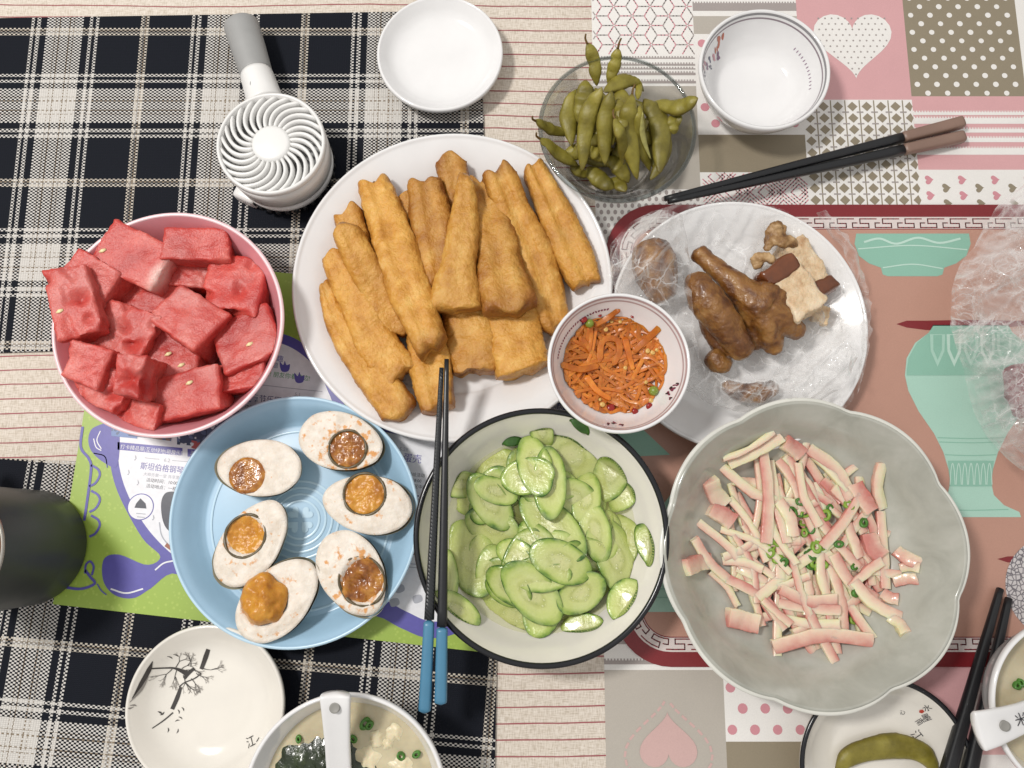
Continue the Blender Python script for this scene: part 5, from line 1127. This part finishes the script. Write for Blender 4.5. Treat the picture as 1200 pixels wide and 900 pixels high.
meat('small braised brown lump under the bag fold beside the wing', [ch([(420, 620, .020, 36), (460, 660, .020, 42), (500, 675, .018, 26)])], seed=12)
meat('brown rounded meat lump wholly wrapped in the clear bag by the carrot bowl', [ch([(200, 210, .024, 60), (215, 290, .028, 84), (235, 370, .026, 66), (260, 430, .022, 40)]), ch([(160, 300, .022, 50), (220, 330, .022, 60)])], seed=15)
meat('dark meat strip under the bag fold facing the wavy dish', [ch([(470, 735, .014, 24), (540, 770, .016, 34), (620, 770, .016, 40), (680, 740, .015, 26)], .6)], seed=18)
PKm = food('stewed_pork', [(.3, 'b8916a'), (.46, 'd8bc97'), (.7, 'e8d6ba')], 110, .4, .9, 420, .0014, sss=.25, sssr=(1, .6, .4), var=.05).m; PSK = plain('braised_rind', '6d3a1c', .22, .3, 70, .2, 300, coat=.4)
BNm = food('stewed_bone', [(.3, '5a3519'), (.46, '9a7448'), (.6, 'c2a074'), (.8, 'd8bd92')], 120, .4, .8, 420, .0012, var=.05).m
def chunk(label, x, y_, z, w, h, ht, rot, skin, seed):
    px, py = cr(x, y_); c = at(px, py, z+ht); s_ = ppm(px, py, z+ht)/3.2156; V, Fc = box((0, 0, 0), w*s_, h*s_, ht, 0, .2, 16); ra = math.radians(-rot)
    V = np.array([v+.0034*np.array((nz(v, 85, seed), nz(v, 85, seed+4), .6*nz(v, 85, seed+8)))+.0010*np.array((nz(v, 330, seed), nz(v, 330, seed+2), nz(v, 330, seed+5))) for v in V])
    tf = lambda V: np.stack([c[0]+V[:, 0]*math.cos(ra)-V[:, 1]*math.sin(ra), c[1]+V[:, 0]*math.sin(ra)+V[:, 1]*math.cos(ra), z+ht/2+V[:, 2]], 1)
    root = empty('pork_chunk', (c[0], c[1], z), label, 'meat', 'pale stewed pork chunks on the bagged plate'); mesh_obj('meat', tf(V), Fc, PKm, root)
    if skin:
        (ox, oy, sw, sh) = skin; V2, F2 = box((ox*w*s_, oy*h*s_, .0012), sw*w*s_, sh*h*s_, ht*1.02, 0, .3, 7); V2 = np.array([v+.0026*np.array((nz(v, 85, seed), nz(v, 85, seed+4), .6*nz(v, 85, seed+8)))+.0008*np.array((nz(v, 300, seed+3), nz(v, 300, seed+5), nz(v, 200, seed+9))) for v in V2]); mesh_obj('rind', tf(V2), F2, PSK, root)
chunk('pale stewed pork slice with a strip of brown rind, nearest the plate edge', 800, 290, .012, 110, 240, .020, -28, (.1, -.40, .9, .26), 2)
chunk('pale square stewed pork block with a brown rind end, topmost', 752, 375, .024, 150, 210, .020, -33, (-.05, .42, 1.0, .34), 5)
chunk('small ragged stewed pork chip beside the braised toes', 850, 470, .012, 50, 60, .012, 20, None, 9)
meat('knobbly brown bone end beside the pork rind', [ch([(630, 215, .030, 20), (665, 190, .034, 30), (720, 200, .034, 24), (750, 215, .030, 16)], .7), ch([(650, 150, .034, 18), (680, 145, .036, 22), (710, 165, .034, 16)], .7), ch([(660, 150, .034, 16), (650, 180, .034, 20), (640, 240, .030, 14)], .7)], mat=BNm, seed=22, name='bone_piece', amp=.0022, smooth=3)
meat('split brown bone with a hollow end, left of the pork rind', [ch([(578, 282, .026, 14), (605, 258, .030, 20), (640, 262, .030, 20), (665, 280, .028, 12)], .7), ch([(590, 290, .026, 14), (625, 292, .028, 16)], .7)], mat=BNm, seed=25, name='bone_piece', amp=.0020, smooth=3)
# ---------------------------------------------------------------- clear bags
def clear_film(base, gain):
  FM = M('clear_film'); tr = FM.n('ShaderNodeBsdfTransparent'); tr.inputs[0].default_value = (.992, .99, .988, 1); lw = FM.n('ShaderNodeLayerWeight'); lw.inputs[0].default_value = .35
  FM.base((.92, .915, .91, 1)); FM.set(rough=.07, spec=1.0); FM.bump(FM.vor(FM.coord(), 260), .25, .0012)
  cd = FM.n('ShaderNodeVectorMath', operation='ADD'); nq = FM.n('ShaderNodeTexNoise'); nq.inputs['Scale'].default_value = 40; nv_ = FM.n('ShaderNodeVectorMath', operation='SCALE'); nv_.inputs['Scale'].default_value = .022
  FM.l(FM.coord(), nq.inputs['Vector']); FM.l(nq.outputs['Color'], nv_.inputs[0]); FM.l(FM.coord(), cd.inputs[0]); FM.l(nv_.outputs[0], cd.inputs[1])
  e1 = FM.ramp(FM.vor(cd.outputs[0], 48, 'DISTANCE_TO_EDGE'), [(.0, (1, 1, 1)), (.035, (0, 0, 0))]); e2 = FM.ramp(FM.vor(cd.outputs[0], 120, 'DISTANCE_TO_EDGE'), [(.0, (.6, .6, .6)), (.05, (0, 0, 0))])
  crs = FM.math('MULTIPLY', FM.math('ADD', e1, e2), FM.ramp(FM.noise(FM.coord(), 30, 3), [(.42, (0, 0, 0)), (.62, (1, 1, 1))]))
  base = FM.math('MULTIPLY_ADD', crs, .42, base)
  mx = FM.n('ShaderNodeMixShader'); FM.l(FM.math('MINIMUM', FM.math('MULTIPLY_ADD', FM.math('POWER', lw.outputs['Facing'], 1.6), gain, base), .8), mx.inputs[0]); FM.l(tr.outputs[0], mx.inputs[1]); FM.l(FM.b.outputs[0], mx.inputs[2]); FM.l(mx.outputs[0], FM.out.inputs[0]); return FM.m
FM_A = clear_film(.02, 1.0); FM_B = clear_film(.05, 1.4)
def crumple(x, y_, seed=0):
    v1 = noise.voronoi(Vector((x*34+seed, y_*34, seed*.7)))[0]; v2 = noise.voronoi(Vector((x*85, y_*85+seed, seed*.3)))[0]; fac = .017*v1[0]+.0075*v2[0]
    r1 = 1-abs(noise.noise(Vector((x*42+seed, y_*42, seed)))); r2 = 1-abs(noise.noise(Vector((x*105, y_*105+seed, 3+seed)))); r3 = 1-abs(noise.noise(Vector((x*260, y_*260, 7+seed))))
    ca, sa = math.cos(seed*1.3), math.sin(seed*1.3); r0 = 1-abs(noise.noise(Vector(((x*ca+y_*sa)*75, (y_*ca-x*sa)*14, seed+2))))
    return fac+.0060*r0**4+.0025*r1**3+.0012*r3**3-.010
def film(name, A, B, zf, n, m, parent=None, label=None, closed=False, seed=0, mat=None):
    A = catmull(A, n, closed); B = catmull(B, n, closed); V = []
    for i in range(n):
        for j in range(m):
            t = j/(m-1); px, py = A[i]*(1-t)+B[i]*t; z = .03
            for it in range(2): w = at(px, py, z); z = zf(w, t, i/(n-1))+crumple(w[0], w[1], seed)
            jag = .003*noise.noise(Vector((i*.21, seed, 0))) if j == m-1 else 0
            w = at(px, py, z); V.append((w[0]+jag+.0015*noise.noise(Vector((w[0]*90, w[1]*90, seed+1))), w[1]+jag+.0015*noise.noise(Vector((w[0]*90, w[1]*90, seed+4))), max(z, .0034)))
    Fc = []
    for i in range(n if closed else n-1):
        for j in range(m-1): a = i*m+j; b = ((i+1) % n)*m+j; Fc.append((a, b, b+1, a+1))
    return mesh_obj(name, V, Fc, mat or FM_A, parent)
bag = empty('plastic_bag', (bagp.c[0], bagp.c[1], bagp.z0), 'crumpled clear plastic bag opened on the plate around the braised meat', 'bag')
pz = lambda w: bagp.zin(math.hypot(w[0]-bagp.c[0], w[1]-bagp.c[1]))
cen = (860, 360); out_ = [(1004, 350), (1008, 400), (1000, 455), (985, 478), (930, 478), (870, 484), (810, 462), (770, 420), (738, 372), (716, 335), (714, 298), (738, 262), (790, 240), (850, 234), (910, 243), (965, 278)]
inn = [(cen[0]+(x-cen[0])*.05, cen[1]+(y_-cen[1])*.05) for x, y_ in out_]
film('bag_lining', inn, out_, lambda w, t, u: pz(w)+.0065, 150, 46, bag, closed=True, seed=2)
# flap folded over the left lump and along the lower edge
fa = [(800, 250), (806, 285), (810, 320), (812, 360), (816, 400), (826, 430), (846, 440), (880, 446), (915, 438), (945, 420), (965, 395), (985, 372)]
fb_ = [(770, 246), (735, 268), (718, 300), (718, 335), (738, 372), (765, 415), (795, 448), (835, 474), (885, 484), (935, 478), (985, 455), (1004, 420)]
def fzz(w, t, u):
    k = math.sin(min(1, t*1.0)*PI)**.8; L = max(0, 1-u/.45); return pz(w)+.012+k*(.026*L+.012*(1-L))+.020*(1-t)**2*(.8 if u < .7 else .35)
film('bag_flap', fa, fb_, fzz, 170, 46, bag, seed=9, mat=FM_B)
film('bag_edge', [(955, 250), (985, 290), (1004, 340), (1010, 390), (1004, 440)], [(968, 246), (1000, 288), (1018, 345), (1020, 395), (1006, 462)], lambda w, t, u: .012+.006*math.sin(t*3), 90, 10, bag, seed=14)
bag2 = empty('plastic_bag', (at(1240, 380)[0], at(1240, 380)[1], MZ1), 'puffed clear plastic bag holding something dark red at the table edge', 'bag')
zz2 = lambda w, t, u: .008+.052*math.sin(min(1, t*.62+.03)*PI)**.6
la = [(1200, 216), (1172, 238), (1155, 262), (1140, 290), (1122, 318), (1114, 350), (1116, 390), (1128, 430), (1138, 470), (1150, 500), (1168, 525), (1200, 552), (1240, 560)]
lb_ = [(1330, 200), (1340, 240), (1345, 270), (1350, 300), (1350, 330), (1350, 360), (1350, 400), (1350, 440), (1350, 470), (1350, 500), (1345, 530), (1340, 560), (1335, 575)]
film('bag_film', la, lb_, zz2, 170, 80, bag2, seed=21, mat=FM_B)
film('bag_film', [(x+8, y_+2) for x, y_ in la], [(x-20, y_) for x, y_ in lb_], lambda w, t, u: zz2(w, t, u)*.55+.004, 130, 60, bag2, seed=33)
film('bag_film', [(x+26, y_+3) for x, y_ in la], [(x-20, y_) for x, y_ in lb_], lambda w, t, u: zz2(w, t, u)*.85+.003, 130, 60, bag2, seed=41)
V, Fc = blob([[(*at(1206, 425, .022), .016), (*at(1212, 460, .022), .018), (*at(1216, 490, .02), .014)]], seed=4); tag(mesh_obj('red_packet', V, Fc, plain('dark_red_pack', '8a2a3c', .4, .2)), 'dark red packet inside the puffed clear bag', 'packet')
# ---------------------------------------------------------------- soups
def soup(d, zl, label, c1, c2, name='soup'):
    rl = float(np.interp(zl, d.I[:, 1], d.I[:, 0])); m = M('soup_broth'); f0 = m.noise(m.coord(), 45, 4); m.base(m.ramp(f0, [(.35, S(c1)), (.65, S(c2))])); mm = m.set(rough=.06, spec=.5, sss=.2)
    V = []; nr, na = 24, 96
    for i in range(nr):
        for j in range(na): r = max(.0004, rl*i/(nr-1)); t = 2*PI*j/na; p_ = (d.c[0]+r*math.cos(t), d.c[1]+r*math.sin(t)); V.append((*p_, d.z0+zl+.0006*nz((*p_, 0), 70, 2)*(1-i/(nr-1))))
    tag(mesh_obj(name, V, [q[::-1] for q in grid_faces(nr, na)], mm), label, 'soup')
    return d.z0+zl
z1_ = soup(soub, .045, 'cloudy pale broth in the seaweed soup bowl', 'b7ab8d', 'd0c4a4'); z2_ = soup(sou2, .044, 'cloudy beige broth in the bowl beside the black chopsticks', 'b0a488', 'c6bb9e')
SWm = food('seaweed', [(.3, '1c2416'), (.55, '2c3820'), (.8, '49562c')], 120, .25, .6, 300, .0015, var=.1, coat=.3).m
V = []; nr, na = 22, 60; cc = at(352, 902, z1_)
for i in range(nr):
    for j in range(na):
        r = i/(nr-1); t = 2*PI*j/na; R_ = .026*(1+.35*noise.noise(Vector((math.cos(t)*1.5, math.sin(t)*1.5, 4)))+.12*noise.noise(Vector((math.cos(t)*5, math.sin(t)*5, 1)))); p_ = (cc[0]+.012+R_*r*math.cos(t)*1.25, cc[1]-.004+R_*r*math.sin(t))
        V.append((*p_, z1_+.0028*(1-r**3)+.004*abs(nz((*p_, 0), 110, 3))*(1-r**2)+.002*nz((*p_, 0), 300, 3)*(1-r**4)-.0008))
tag(mesh_obj('seaweed', V, [q[::-1] for q in grid_faces(nr, na)], SWm), 'dark green mass of soaked seaweed floating in the soup', 'seaweed')
EGF = plain('egg_flower', 'dccfae', .35, .1, 200, .4, 300, sss=.2)
for i, (x, y_, r) in enumerate(((462, 858, 11), (430, 890, 16), (470, 898, 15), (455, 872, 7), (440, 866, 9))):
    c = at(x, y_, z1_); rr = r*ppm(x, y_, z1_); V = []
    for q in range(9):
        for j in range(30):
            t = 2*PI*j/30; k_ = 1+.45*noise.noise(Vector((math.cos(t)*2, math.sin(t)*2, i*3))); V.append((c[0]+rr*k_*q/8*math.cos(t), c[1]+rr*k_*q/8*math.sin(t), z1_+.0022*(1-(q/8)**2)+.0012*nz((c[0]+rr*q/8*math.cos(t), c[1]+rr*q/8*math.sin(t), 0), 250, i)-.0003))
    tag(mesh_obj('egg_flower', V, [q[::-1] for q in grid_faces(9, 30)], EGF), 'soft pale egg curd floating in the seaweed soup', 'egg curd', 'egg curds in the seaweed soup')
for x, y_, r in ((428, 848, 6.5), (433, 850, 5), (470, 886, 5), (488, 884, 4.6), (350, 866, 4), (414, 866, 4.6)): ring_bit(x, y_, r, None, 'chopped green scallion ring floating on the seaweed soup', 'scallions on the seaweed soup', SCm, .0025, z1_+.0014)
for x, y_, r in ((1192, 803, 4.6), (1196, 800, 4)): ring_bit(x, y_, r, None, 'chopped green scallion ring floating in the cloudy soup', 'scallions in the cloudy soup', SCm, .0025, z2_+.0014)
